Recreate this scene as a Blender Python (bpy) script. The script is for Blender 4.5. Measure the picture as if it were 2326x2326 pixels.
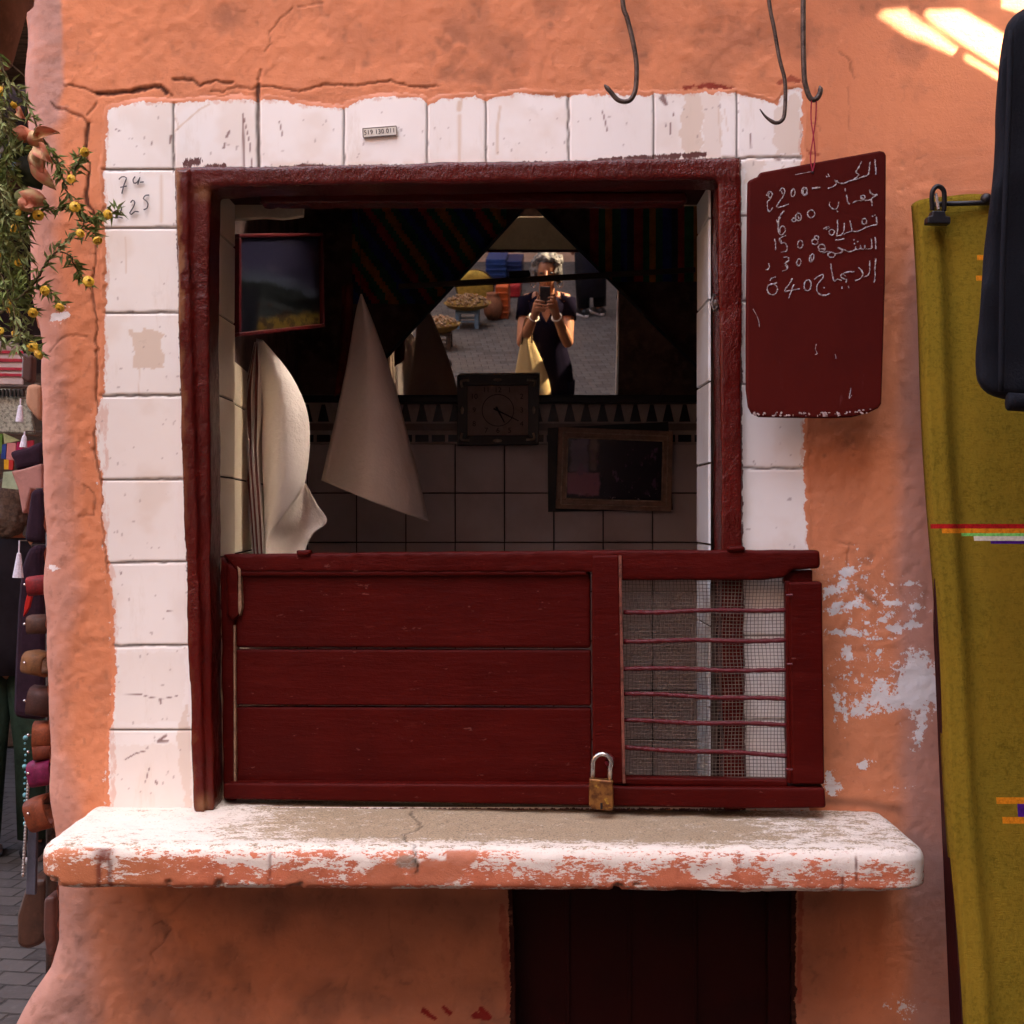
import bpy, bmesh, math, random
import numpy as np
from mathutils import Vector, Matrix

random.seed(7)
for _o in list(bpy.data.objects):
    bpy.data.objects.remove(_o)
scene = bpy.context.scene
COL = scene.collection
R = math.radians

# ---------------------------------------------------------------- camera, sky, sun, exposure
CAM_D = 2.3          # metres from the lens to the stall front (plane y = 0)
CAM_H = 1.45
FPX = 2907.0         # focal length in photo pixels (photo 2326 px square)
CX = 1163.0
cam_data = bpy.data.cameras.new("camera")
cam_data.sensor_width = 36.0
cam_data.lens = 36.0 * FPX / 2326.0
cam_data.clip_start = 0.01
cam_data.clip_end = 500.0
cam = bpy.data.objects.new("camera", cam_data)
cam.location = (0.0, -CAM_D, CAM_H)
cam.rotation_euler = (R(90), 0, 0)
COL.objects.link(cam)
scene.camera = cam

SUN_EL, SUN_AZ = R(50), R(-27)        # azimuth measured from +X towards +Y
SUN = Vector((math.cos(SUN_EL) * math.cos(SUN_AZ), math.cos(SUN_EL) * math.sin(SUN_AZ), math.sin(SUN_EL)))
world = bpy.data.worlds.new("World")
scene.world = world
world.use_nodes = True
wn = world.node_tree
for n in list(wn.nodes):
    wn.nodes.remove(n)
w_out = wn.nodes.new("ShaderNodeOutputWorld")
w_bg = wn.nodes.new("ShaderNodeBackground")
w_sky = wn.nodes.new("ShaderNodeTexSky")
w_sky.sky_type = 'NISHITA'
w_sky.sun_disc = False
w_sky.sun_elevation = SUN_EL
w_sky.sun_rotation = math.pi / 2 - SUN_AZ
w_sky.altitude = 450
w_sky.air_density = 0.55
w_sky.dust_density = 7.0
w_sky.ozone_density = 0.0
w_bg.inputs['Strength'].default_value = 0.14
w_mx = wn.nodes.new("ShaderNodeMix"); w_mx.data_type = 'RGBA'; w_mx.blend_type = 'MULTIPLY'
w_mx.inputs[0].default_value = 1.0
w_mx.inputs[7].default_value = (1.0, 0.955, 0.87, 1)
wn.links.new(w_sky.outputs[0], w_mx.inputs[6])
wn.links.new(w_mx.outputs[2], w_bg.inputs[0])
wn.links.new(w_bg.outputs[0], w_out.inputs[0])
sun_data = bpy.data.lights.new("sun", 'SUN')
sun_data.energy = 5.0
sun_data.angle = R(0.5)
sun_data.color = (1.0, 0.86, 0.66)
sun = bpy.data.objects.new("sun", sun_data)
sun.rotation_euler = SUN.to_track_quat('Z', 'Y').to_euler()
sun.location = SUN * 30
COL.objects.link(sun)
scene.view_settings.view_transform = 'Standard'
scene.view_settings.look = 'None'
scene.view_settings.exposure = 4.55
scene.view_settings.gamma = 1.0
scene.view_settings.use_curve_mapping = False
scene.cycles.max_bounces = 10
scene.cycles.diffuse_bounces = 6
scene.cycles.glossy_bounces = 5
scene.cycles.sample_clamp_indirect = 6.0
scene.cycles.caustics_reflective = True

# ---------------------------------------------------------------- pixel helpers (photo pixel + depth -> metres)
def P(px, py, y=0.0):
    d = y + CAM_D
    return Vector(((px - CX) / FPX * d, y, CAM_H - (py - CX) / FPX * d))

# mirror plane: leans forward at the top, turned a little
MN = Vector((-(1238 - CX) / FPX, -1.0, (662 - CX) / FPX)).normalized()
M0 = P(1214, 897, 1.60)
def mirror_hit(px, py):
    o = cam.location.copy()
    d = Vector(((px - CX) / FPX, 1.0, -(py - CX) / FPX))
    t = (M0 - o).dot(MN) / d.dot(MN)
    m = o + d * t
    r = d - MN * (2 * d.dot(MN))
    return m, r
def MG(px, py, z=0.0):
    m, r = mirror_hit(px, py)
    return m + r * ((z - m.z) / r.z)
def MY(px, py, y):
    m, r = mirror_hit(px, py)
    return m + r * ((y - m.y) / r.y)

# ---------------------------------------------------------------- numpy noise
def _h(i, j, k, seed):
    n = (i * 374761393 + j * 668265263 + k * 2147483647 + seed * 974634777) & 0xffffffff
    n = ((n ^ (n >> 13)) * 1274126177) & 0xffffffff
    n = n ^ (n >> 16)
    return (n & 0xffff) / 65535.0
def vnoise(p, seed=0):
    p = np.asarray(p, dtype=np.float64)
    i = np.floor(p).astype(np.int64)
    f = p - i
    u = f * f * (3 - 2 * f)
    x, y, z = i[:, 0], i[:, 1], i[:, 2]
    r = 0
    for dx in (0, 1):
        wx = u[:, 0] if dx else 1 - u[:, 0]
        for dy in (0, 1):
            wy = u[:, 1] if dy else 1 - u[:, 1]
            for dz in (0, 1):
                wz = u[:, 2] if dz else 1 - u[:, 2]
                r = r + wx * wy * wz * _h(x + dx, y + dy, z + dz, seed)
    return r
def fbm(p, scale, octv=4, seed=0, stretch=(1, 1, 1)):
    p = np.asarray(p, dtype=np.float64) * scale * np.array(stretch) + 100.0
    a, s, t = 1.0, 0.0, 0.0
    for o in range(octv):
        s = s + a * vnoise(p * (2 ** o) + 17.3 * o, seed + o)
        t += a
        a *= 0.5
    return s / t
def sstep(a, b, x):
    t = np.clip((x - a) / (b - a), 0, 1)
    return t * t * (3 - 2 * t)
def seg_dist(x, y, pts, reach=60):
    """distance (px) of every (x,y) to a polyline"""
    d = np.full(x.shape, 1e6)
    pts = np.asarray(pts, dtype=float)
    for (ax, ay), (bx, by) in zip(pts[:-1], pts[1:]):
        m = (x > min(ax, bx) - reach) & (x < max(ax, bx) + reach) & (y > min(ay, by) - reach) & (y < max(ay, by) + reach)
        if not m.any():
            continue
        xs, ys = x[m], y[m]
        l2 = max((bx - ax) ** 2 + (by - ay) ** 2, 1e-6)
        t = np.clip(((xs - ax) * (bx - ax) + (ys - ay) * (by - ay)) / l2, 0, 1)
        d[m] = np.minimum(d[m], np.hypot(xs - ax - t * (bx - ax), ys - ay - t * (by - ay)))
    return d
def in_poly(x, y, poly):
    inside = np.zeros(x.shape, bool)
    n = len(poly)
    for i in range(n):
        x1, y1 = poly[i]
        x2, y2 = poly[(i + 1) % n]
        if y1 == y2:
            continue
        c = ((y1 > y) != (y2 > y)) & (x < (x2 - x1) * (y - y1) / (y2 - y1) + x1)
        inside ^= c
    return inside

# ---------------------------------------------------------------- mesh builder
class MB:
    def __init__(self):
        self.v, self.f, self.m = [], [], []
    def add(self, vs, fs, mi=0):
        b = len(self.v)
        self.v.extend([tuple(v) for v in vs])
        for f in fs:
            self.f.append(tuple(b + i for i in f))
            self.m.append(mi)
        return self
    def hexa(self, c, mi=0):
        return self.add(c, [(0, 3, 2, 1), (4, 5, 6, 7), (0, 1, 5, 4), (1, 2, 6, 5), (2, 3, 7, 6), (3, 0, 4, 7)], mi)
    def box(self, x0, x1, y0, y1, z0, z1, mi=0):
        return self.hexa([(x0, y0, z0), (x1, y0, z0), (x1, y1, z0), (x0, y1, z0),
                          (x0, y0, z1), (x1, y0, z1), (x1, y1, z1), (x0, y1, z1)], mi)
    def prism(self, front, back, mi=0):
        n = len(front)
        fs = [tuple(range(n)), tuple(range(2 * n - 1, n - 1, -1))]
        for i in range(n):
            j = (i + 1) % n
            fs.append((i, n + i, n + j, j))
        return self.add(list(front) + list(back), fs, mi)
    def prismp(self, poly, y0, y1, mi=0):
        f = [P(x, y, y0) for x, y in poly]
        return self.prism(f, [Vector((p.x, y1, p.z)) for p in f], mi)
    def tube(self, pts, rad, n=8, mi=0, cap=True):
        pts = [Vector(p) for p in pts]
        k = len(pts)
        rad = rad if isinstance(rad, (list, tuple)) else [rad] * k
        vs, fs = [], []
        t0 = (pts[1] - pts[0]).normalized()
        up = Vector((0, 0, 1)) if abs(t0.z) < 0.9 else Vector((0, 1, 0))
        a = t0.cross(up).normalized()
        for i in range(k):
            t = (pts[min(i + 1, k - 1)] - pts[max(i - 1, 0)])
            if t.length < 1e-9:
                t = t0
            t.normalize()
            a = (a - t * a.dot(t))
            if a.length < 1e-6:
                a = t.orthogonal()
            a.normalize()
            b = t.cross(a)
            for j in range(n):
                an = 2 * math.pi * j / n
                vs.append(pts[i] + (a * math.cos(an) + b * math.sin(an)) * rad[i])
        for i in range(k - 1):
            for j in range(n):
                fs.append((i * n + j, i * n + (j + 1) % n, (i + 1) * n + (j + 1) % n, (i + 1) * n + j))
        if cap:
            fs.append(tuple(range(n - 1, -1, -1)))
            fs.append(tuple((k - 1) * n + j for j in range(n)))
        return self.add(vs, fs, mi)
    def ball(self, c, r, seg=12, rings=8, mi=0, rot=None):
        c = Vector(c)
        r = (r, r, r) if not isinstance(r, (tuple, list)) else r
        vs = []
        for i in range(rings + 1):
            th = math.pi * i / rings
            for j in range(seg):
                ph = 2 * math.pi * j / seg
                v = Vector((r[0] * math.sin(th) * math.cos(ph), r[1] * math.sin(th) * math.sin(ph), r[2] * math.cos(th)))
                if rot is not None:
                    v = rot @ v
                vs.append(c + v)
        fs = []
        for i in range(rings):
            for j in range(seg):
                a, b = i * seg + j, i * seg + (j + 1) % seg
                fs.append((a, a + seg, b + seg, b))
        return self.add(vs, fs, mi)
    def grid(self, rows, mi=0, close=False):
        ny, nx = len(rows), len(rows[0])
        vs = [p for r in rows for p in r]
        fs = []
        for i in range(ny - 1):
            for j in range(nx - 1 + (1 if close else 0)):
                k = (j + 1) % nx
                fs.append((i * nx + j, i * nx + k, (i + 1) * nx + k, (i + 1) * nx + j))
        return self.add(vs, fs, mi)
    def lathe(self, c, prof, n=24, mi=0):
        c = Vector(c)
        rows = [[c + Vector((r * math.cos(2 * math.pi * j / n), r * math.sin(2 * math.pi * j / n), z)) for j in range(n)] for r, z in prof]
        return self.grid(rows, mi, close=True)

ORIG = {}
def mesh_from(mb, origin=Vector((0, 0, 0)), name="mesh"):
    me = bpy.data.meshes.new(name)
    o = Vector(origin)
    me.from_pydata([(v[0] - o.x, v[1] - o.y, v[2] - o.z) for v in mb.v], [], mb.f)
    if any(mb.m):
        me.polygons.foreach_set("material_index", mb.m)
    me.validate()
    bm = bmesh.new()
    bm.from_mesh(me)
    bmesh.ops.recalc_face_normals(bm, faces=bm.faces)
    bm.to_mesh(me)
    bm.free()
    me.update()
    return me
def tag(o, label=None, cat=None, group=None, kind=None):
    if label: o['label'] = label
    if cat: o['category'] = cat
    if group: o['group'] = group
    if kind: o['kind'] = kind
    return o
def empty(name, loc, label, cat, group=None):
    o = bpy.data.objects.new(name, None)
    o.empty_display_size = 0.05
    o.location = loc
    COL.objects.link(o)
    ORIG[o] = Vector(loc)
    return tag(o, label, cat, group)
def finish(o, mats, smooth=False, bevel=0, seg=2, solid=0, sub=0, angle=40):
    for m in (mats if isinstance(mats, (list, tuple)) else [mats]):
        o.data.materials.append(m)
    if smooth:
        o.data.polygons.foreach_set("use_smooth", [True] * len(o.data.polygons))
        o.data.update()
    if solid:
        md = o.modifiers.new("solid", 'SOLIDIFY'); md.thickness = solid; md.offset = 0
    if bevel:
        md = o.modifiers.new("bevel", 'BEVEL'); md.width = bevel; md.segments = seg
        md.limit_method = 'ANGLE'; md.angle_limit = R(angle)
    if sub:
        md = o.modifiers.new("sub", 'SUBSURF'); md.levels = sub; md.render_levels = sub
    return o
def part(name, src, mats, parent, label=None, **kw):
    og = ORIG[parent]
    me = mesh_from(src, og, name) if isinstance(src, MB) else src
    if not isinstance(src, MB):
        me.transform(Matrix.Translation(-og))
    o = bpy.data.objects.new(name, me)
    COL.objects.link(o)
    o.parent = parent
    ORIG[o] = og
    if label: o['label'] = label
    return finish(o, mats, **kw)
def solo(name, src, mats, label=None, cat=None, group=None, kind=None, **kw):
    if isinstance(src, MB):
        a = np.array(src.v)
    else:
        a = np.array([v.co[:] for v in src.vertices])
    og = Vector(((a[:, 0].min() + a[:, 0].max()) / 2, (a[:, 1].min() + a[:, 1].max()) / 2, a[:, 2].min()))
    if isinstance(src, MB):
        me = mesh_from(src, og, name)
    else:
        me = src
        me.transform(Matrix.Translation(-og))
    o = bpy.data.objects.new(name, me)
    o.location = og
    COL.objects.link(o)
    ORIG[o] = og
    tag(o, label, cat, group, kind)
    return finish(o, mats, **kw)
def copy_tree(o, parent=None):
    c = o.copy()
    COL.objects.link(c)
    c.parent = parent
    ORIG[c] = ORIG.get(o)
    for ch in [x for x in bpy.data.objects if x.parent == o]:
        copy_tree(ch, c)
    return c
def remeshed(mb, voxel, smooth_it=0, smooth_f=0.5):
    """fuse the builder's solids into one continuous surface, return a mesh in world space"""
    me = mesh_from(mb, name="fused")
    o = bpy.data.objects.new("fused", me)
    COL.objects.link(o)
    md = o.modifiers.new("r", 'REMESH'); md.mode = 'VOXEL'; md.voxel_size = voxel
    if smooth_it:
        ms = o.modifiers.new("s", 'SMOOTH'); ms.iterations = smooth_it; ms.factor = smooth_f
    dg = bpy.context.evaluated_depsgraph_get()
    dg.update()
    out = bpy.data.meshes.new_from_object(o.evaluated_get(dg))
    bpy.data.objects.remove(o)
    return out
def mesh_np(me):
    n = len(me.vertices)
    co = np.empty(n * 3); me.vertices.foreach_get("co", co)
    no = np.empty(n * 3); me.vertices.foreach_get("normal", no)
    return co.reshape(-1, 3), no.reshape(-1, 3)
def set_np(me, co):
    me.vertices.foreach_set("co", co.reshape(-1)); me.update()
def attr(me, name, arr):
    a = me.attributes.new(name, 'FLOAT', 'POINT')
    a.data.foreach_set("value", np.asarray(arr, dtype=np.float32))
def roughen(me, amp, scale, octv=3, seed=0, stretch=(1, 1, 1)):
    co, no = mesh_np(me)
    d = (fbm(co, scale, octv, seed, stretch) - 0.5) * 2 * amp
    set_np(me, co + no * d[:, None])
    return me

# ---------------------------------------------------------------- materials
class NM:
    """a node material with a chain of colour layers"""
    def __init__(self, name, base, rough=0.6, metal=0.0, spec=0.5, coat=0.0):
        self.m = bpy.data.materials.new(name)
        self.m.use_nodes = True
        self.t = self.m.node_tree
        self.b = self.t.nodes["Principled BSDF"]
        self.b.inputs['Roughness'].default_value = rough
        self.b.inputs['Metallic'].default_value = metal
        self.b.inputs['Specular IOR Level'].default_value = spec
        self.b.inputs['Coat Weight'].default_value = coat
        self.b.inputs['Coat Roughness'].default_value = 0.12
        self.tc = self.t.nodes.new("ShaderNodeTexCoord")
        c = self.t.nodes.new("ShaderNodeRGB")
        c.outputs[0].default_value = (*base, 1)
        self.c = c.outputs[0]
        self.t.links.new(self.c, self.b.inputs['Base Color'])
        self.h = None
    def noise(self, scale, detail=4, rough=0.6, stretch=(1, 1, 1), offset=(0, 0, 0)):
        mp = self.t.nodes.new("ShaderNodeMapping")
        mp.inputs['Scale'].default_value = stretch
        mp.inputs['Location'].default_value = offset
        self.t.links.new(self.tc.outputs['Object'], mp.inputs[0])
        n = self.t.nodes.new("ShaderNodeTexNoise")
        n.inputs['Scale'].default_value = scale
        n.inputs['Detail'].default_value = detail
        n.inputs['Roughness'].default_value = rough
        self.t.links.new(mp.outputs[0], n.inputs['Vector'])
        return n.outputs['Fac']
    def voro(self, scale, stretch=(1, 1, 1), feature='F1'):
        mp = self.t.nodes.new("ShaderNodeMapping")
        mp.inputs['Scale'].default_value = stretch
        self.t.links.new(self.tc.outputs['Object'], mp.inputs[0])
        n = self.t.nodes.new("ShaderNodeTexVoronoi")
        n.feature = feature
        n.inputs['Scale'].default_value = scale
        self.t.links.new(mp.outputs[0], n.inputs['Vector'])
        return n.outputs['Distance']
    def attr(self, name):
        a = self.t.nodes.new("ShaderNodeAttribute")
        a.attribute_name = name
        return a.outputs['Fac']
    def rng(self, s, a, b, c=0.0, d=1.0, smooth=True):
        m = self.t.nodes.new("ShaderNodeMapRange")
        m.interpolation_type = 'SMOOTHSTEP' if smooth else 'LINEAR'
        for i, v in zip((1, 2, 3, 4), (a, b, c, d)):
            m.inputs[i].default_value = v
        self.t.links.new(s, m.inputs[0])
        return m.outputs[0]
    def math(self, op, a, b=0.0):
        m = self.t.nodes.new("ShaderNodeMath"); m.operation = op
        for i, v in enumerate((a, b)):
            if isinstance(v, (int, float)):
                m.inputs[i].default_value = v
            else:
                self.t.links.new(v, m.inputs[i])
        return m.outputs[0]
    def layer(self, fac, col, mode='MIX', amt=1.0):
        mx = self.t.nodes.new("ShaderNodeMix"); mx.data_type = 'RGBA'; mx.blend_type = mode
        if isinstance(fac, (int, float)):
            mx.inputs[0].default_value = fac
        else:
            self.t.links.new(self.math('MULTIPLY', fac, amt) if amt != 1.0 else fac, mx.inputs[0])
        self.t.links.new(self.c, mx.inputs[6])
        mx.inputs[7].default_value = (*col, 1)
        self.c = mx.outputs[2]
        self.t.links.new(self.c, self.b.inputs['Base Color'])
        return self
    def rough(self, s, a, b):
        self.t.links.new(self.rng(s, 0.0, 1.0, a, b, False), self.b.inputs['Roughness'])
        return self
    def bump(self, s, strength, dist=0.003):
        b = self.t.nodes.new("ShaderNodeBump")
        b.inputs['Strength'].default_value = strength
        b.inputs['Distance'].default_value = dist
        self.t.links.new(s, b.inputs['Height'])
        if self.h is not None:
            self.t.links.new(self.h, b.inputs['Normal'])
        self.h = b.outputs[0]
        self.t.links.new(self.h, self.b.inputs['Normal'])
        return self
def simple(name, col, rough=0.6, var=0.25, scale=18, bump=0.25, bscale=90, metal=0.0, spec=0.5, coat=0.0, dark=None, stretch=(1, 1, 1)):
    n = NM(name, col, rough, metal, .12 if rough >= .8 else spec * .7, coat)
    k = n.noise(scale, 5, 0.6, stretch)
    n.layer(n.rng(k, 0.35, 0.7), tuple(c * (1 - var * 1.4) for c in col) if dark is None else dark)
    k2 = n.noise(scale * 5.3, 4, 0.6, stretch)
    n.layer(n.rng(k2, 0.45, 0.8), tuple(min(1, c * (1 + var)) for c in col), amt=0.7)
    if bump:
        n.bump(n.noise(bscale, 4, 0.6, stretch), bump, 0.002)
    return n.m
# ---------------------------------------------------------------- shared materials
maroon = NM("maroon gloss paint", (0.056, 0.0026, 0.0016), 0.32, 0, 0.07)
maroon.layer(maroon.rng(maroon.noise(9, 4), 0.35, 0.75), (0.044, 0.0021, 0.0014))
maroon.layer(maroon.rng(maroon.noise(60, 5, 0.7, (.22, 1, 1)), 0.64, 0.74), (0.10, 0.014, 0.010), amt=0.5)
maroon.layer(maroon.rng(maroon.noise(140, 3, 0.7), 0.74, 0.80), (0.30, 0.15, 0.13), amt=0.55)
maroon.rough(maroon.noise(25, 4), 0.36, 0.6)
maroon.layer(maroon.rng(maroon.noise(26, 6, .75, (.12, 1, 1)), .5, .7), (.085, .006, .004), amt=.5)
maroon.layer(maroon.rng(maroon.noise(95, 3, .8, (.35, 1, 1), (3, 1, 2)), .655, .72), (.17, .055, .045), amt=.6)
maroon.bump(maroon.noise(60, 6, .75, (.1, 1, 1)), .5, .004).bump(maroon.noise(28, 4, 0.6), 0.28, 0.004).bump(maroon.noise(210, 3, 0.7), 0.22, 0.0015)
M_MAROON = maroon.m
lump = NM("thick lumpy maroon paint", (0.078, 0.0036, 0.0024), 0.25, 0, 0.32)
lump.layer(lump.rng(lump.noise(14, 4), 0.4, 0.7), (0.060, 0.003, 0.0022))
lump.layer(lump.attr("worn"), (0.20, 0.085, 0.035))
lump.layer(lump.rng(lump.noise(120, 4, 0.7), 0.68, 0.76), (0.11, 0.018, 0.014), amt=0.3)
lump.rough(lump.noise(70, 4), 0.10, 0.34)
lump.bump(lump.noise(130, 4, 0.6, (1, 1, 0.7)), 0.6, 0.004).bump(lump.noise(320, 2, .6), 0.5, 0.0015)
M_LUMP = lump.m
darkred = NM("dull dark maroon paint", (0.024, 0.0026, 0.0024), 0.6, 0, 0.12)
darkred.layer(darkred.rng(darkred.noise(7, 5), 0.4, 0.7), (0.016, 0.002, 0.002))
darkred.bump(darkred.noise(80, 4), 0.2)
M_DARKRED = darkred.m
M_IRON = simple("weathered iron", (0.10, 0.072, 0.06), 0.5, 0.5, 60, 0.3, 200, 0.6, 0.5)
M_BLACK = simple("black plastic", (0.012, 0.011, 0.014), 0.42, 0.3, 40, 0.1)
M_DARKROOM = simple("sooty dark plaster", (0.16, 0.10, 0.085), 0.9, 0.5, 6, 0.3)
M_CREAM = simple("yellowed cream paint", (0.52, 0.43, 0.30), 0.6, 0.15, 9, 0.2)
M_WOOD = simple("dark brown wood", (0.075, 0.042, 0.026), 0.5, 0.4, 12, 0.3, 80, stretch=(1, 1, 4))

# ---------------------------------------------------------------- ground and the far street
pav = NM("worn grey paving", (0.085, 0.077, 0.075), 0.8, 0, .2)
def paving(nm):
    mp = nm.t.nodes.new("ShaderNodeMapping")
    nm.t.links.new(nm.tc.outputs['Object'], mp.inputs[0])
    mp.inputs['Rotation'].default_value = (0, 0, R(8))
    nz = nm.t.nodes.new("ShaderNodeTexNoise"); nz.inputs['Scale'].default_value = 7
    va = nm.t.nodes.new("ShaderNodeVectorMath"); va.operation = 'SCALE'; va.inputs['Scale'].default_value = 0.15
    nm.t.links.new(nz.outputs['Color'], va.inputs[0])
    vb = nm.t.nodes.new("ShaderNodeVectorMath"); vb.operation = 'ADD'
    nm.t.links.new(mp.outputs[0], vb.inputs[0]); nm.t.links.new(va.outputs[0], vb.inputs[1])
    br = nm.t.nodes.new("ShaderNodeTexBrick")
    nm.t.links.new(vb.outputs[0], br.inputs['Vector'])
    br.inputs['Scale'].default_value = 1.0
    br.inputs['Brick Width'].default_value = 0.13
    br.inputs['Row Height'].default_value = 0.105
    br.inputs['Mortar Size'].default_value = 0.006
    br.inputs['Mortar Smooth'].default_value = 0.6
    br.inputs['Color1'].default_value = (1, 1, 1, 1)
    br.inputs['Color2'].default_value = (0.55, 0.55, 0.55, 1)
    br.inputs['Mortar'].default_value = (0, 0, 0, 1)
    return br
br = paving(pav)
pav.layer(pav.rng(br.outputs['Color'], 0.4, 1.0, 1.0, 0.0), (0.04, 0.034, 0.033), amt=0.85)
pav.layer(br.outputs['Fac'], (0.035, 0.03, 0.028))
pav.layer(pav.rng(pav.noise(1.3, 5), 0.45, 0.7), (0.08, 0.068, 0.06), amt=0.7)
pav.layer(pav.rng(pav.noise(30, 5), 0.5, 0.8), (0.13, 0.12, 0.115), amt=0.5)
pav.bump(pav.math('SUBTRACT', 1.0, br.outputs['Fac']), 0.7, 0.012).bump(pav.noise(45, 4), 0.4, 0.006)
g = MB()
n_ = 60
g.grid([[Vector((-60 + 120 * j / n_, -60 + 120 * i / n_, 0)) for j in range(n_ + 1)] for i in range(n_ + 1)])
solo("ground", g, pav.m, kind='structure')

# ---------------------------------------------------------------- the stall building
stall = empty("stall_building", (0.0, 0.0, 0.0),
              "salmon plastered stall front with a white tiled serving window", "stall")

XL = np.array([(-2600, 44), (0, 42), (500, 46), (700, 62), (780, 76), (1000, 80), (1300, 84), (1550, 90), (1800, 98),
               (2000, 112), (2150, 115), (2210, 100), (2260, 70), (2326, 36), (2500, -80), (3020, -230)], float)
ys = np.concatenate([np.linspace(-2600, -60, 22), np.arange(-30, 2362, 3.5), np.linspace(2390, 3012, 24)])
cu = np.arange(0, 2141, 3.5)
cr = np.concatenate([np.linspace(2170, 2700, 20), np.linspace(2800, 5200, 14)])
yy = np.repeat(ys[:, None], len(cu) + len(cr), 1)
xl = np.interp(ys, XL[:, 0], XL[:, 1]) + 5 * np.sin(ys / 37.0) * (np.sin(ys / 90.0) * 0.6 + 0.4)
xx = np.concatenate([xl[:, None] + (2140 - xl[:, None]) * (cu[None] / 2140), np.repeat(cr[None], len(ys), 0)], 1)
NR, NC = xx.shape
x, y = xx.ravel(), yy.ravel()
xlr = np.repeat(xl, NC)
K = CAM_D / FPX
WX, WZ = (x - CX) * K, CAM_H - (y - CX) * K
W3 = np.stack([WX, np.zeros_like(WX), WZ], 1)
nA = fbm(W3, 3.0, 3, 1); nB = fbm(W3, 14, 4, 2); nC = fbm(W3, 70, 3, 3); nD = fbm(W3, 170, 2, 4)

# tile surround outline
TILE = [(247, 250), (290, 238), (350, 232), (395, 236), (430, 232), (480, 232), (560, 227), (587, 232), (620, 227), (700, 240), (781, 249),
        (800, 236), (840, 224), (900, 222), (960, 225), (970, 240), (1000, 226), (1080, 222), (1103, 230), (1130, 220), (1180, 214), (1290, 221),
        (1300, 217), (1480, 217), (1500, 215), (1590, 214), (1670, 212), (1720, 226), (1762, 238), (1785, 205), (1822, 202), (1822, 262),
        (1818, 350), (1826, 600), (1824, 800), (1824, 1000), (1828, 1120), (1834, 1240), (1838, 1300), (1838, 1842), (250, 1842),
        (249, 1750), (248, 1680), (262, 1600), (263, 1500), (262, 1400), (252, 1330), (246, 1270), (238, 1180), (232, 1080), (220, 1010), (220, 950),
        (236, 890), (240, 830), (239, 760), (243, 700), (241, 560), (240, 470), (240, 400), (243, 330)]
jit = (nC - 0.5) * 10 + (nD - 0.5) * 7
xj, yj = x + jit, y + (nC - 0.5) * 9 + (fbm(W3, 150, 2, 9) - 0.5) * 8
tile_in = in_poly(xj, yj, TILE)
d_tile = seg_dist(x, y, TILE + TILE[:1], 70)
sd_tile = seg_dist(xj, yj, TILE + TILE[:1], 30) * np.where(tile_in, 1, -1)
overpaint = sstep(2.0, -1.2, sd_tile)
tile_zone = sd_tile > -9

OPEN = [(452, 408), (1655, 392), (1662, 1250), (1666, 1829), (478, 1829), (462, 1250)]
LOW = [(1164, 1990), (1799, 1990), (1799, 3012), (1170, 3012), (1172, 2250)]
hole = in_poly(x, y, OPEN) | in_poly(x, y, LOW)
jamb = np.where((y > 1980), 1 - np.abs(np.where(x < 1500, np.interp(y, [1980, 2250, 3000], [1158, 1166, 1164]) - x, x - 1806)) / 40 * np.where((x > 1160) & (x < 1806), 0, 1), 0)
jamb = np.where((np.abs(x - 1480) < 370), jamb, 0)

CR = [  # (polyline, half width px, depth)
    ([(145, 195), (165, 195), (185, 200), (205, 208), (222, 213)], 1.4, .6),
    ([(222, 214), (262, 214), (300, 208), (330, 203), (350, 197), (366, 198), (380, 212)], 3.6, 1),
    ([(380, 212), (392, 217)], 1.6, .6),
    ([(392, 182), (415, 181), (440, 184), (455, 195), (470, 190), (490, 184), (510, 190), (530, 188)], 2.2, .7),
    ([(480, 206), (505, 210), (530, 200), (555, 198), (575, 205), (583, 197)], 1.5, .5),
    ([(587, 195), (586, 215), (585, 240), (588, 262)], 4.0, 1),
    ([(583, 195), (592, 175), (594, 160)], 1.5, .5),
    ([(588, 198), (620, 198), (650, 205), (680, 210), (700, 205), (740, 193), (800, 196), (850, 191), (885, 185), (925, 196), (965, 200), (1000, 196)], 1.8, .6),
    ([(115, 234), (128, 246), (165, 258), (190, 268), (203, 283)], 1.8, .6),
    ([(203, 283), (200, 310), (197, 335)], 3.2, 1), ([(197, 335), (202, 365), (207, 385), (203, 402)], 1.8, .8),
    ([(203, 400), (201, 420), (199, 440), (202, 465), (212, 480), (222, 500)], 3.0, 1),
    ([(222, 500), (221, 560), (217, 600), (211, 650), (214, 680), (219, 715), (222, 750), (218, 780), (225, 797)], 1.7, .7),
    ([(222, 237), (210, 252), (200, 262)], 1.7, .5),
    ([(600, 120), (615, 100), (612, 75), (640, 40), (668, 18), (735, 5)], 1.3, .35),
    ([(220, 797), (224, 850), (221, 900), (226, 950), (216, 985), (217, 1030), (228, 1075)], 1.8, .7),
    ([(228, 1075), (236, 1120), (234, 1180), (238, 1240), (246, 1300)], 1.5, .6),
    ([(112, 800), (124, 785), (140, 770), (165, 762), (200, 765)], 1.6, .35),
    ([(190, 1100), (215, 1120), (218, 1150), (214, 1170), (180, 1172)], 1.6, .35),
    ([(1905, 120), (1930, 140), (1938, 180), (1920, 130)], 1.6, .3),
    ([(1840, 280), (1860, 290), (1862, 300)], 1.5, .3),
    ([(1926, 200), (1928, 300)], 1.3, .2),
    ([(1908, 1234), (1942, 1236), (1925, 1234), (1926, 1290)], 1.6, .3),
    ([(345, 2105), (365, 2095), (390, 2112), (372, 2140), (340, 2170), (352, 2190)], 1.4, .3),
    ([(880, 2060), (892, 2190)], 1.2, .2),
]
crack = np.zeros_like(x)
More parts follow.
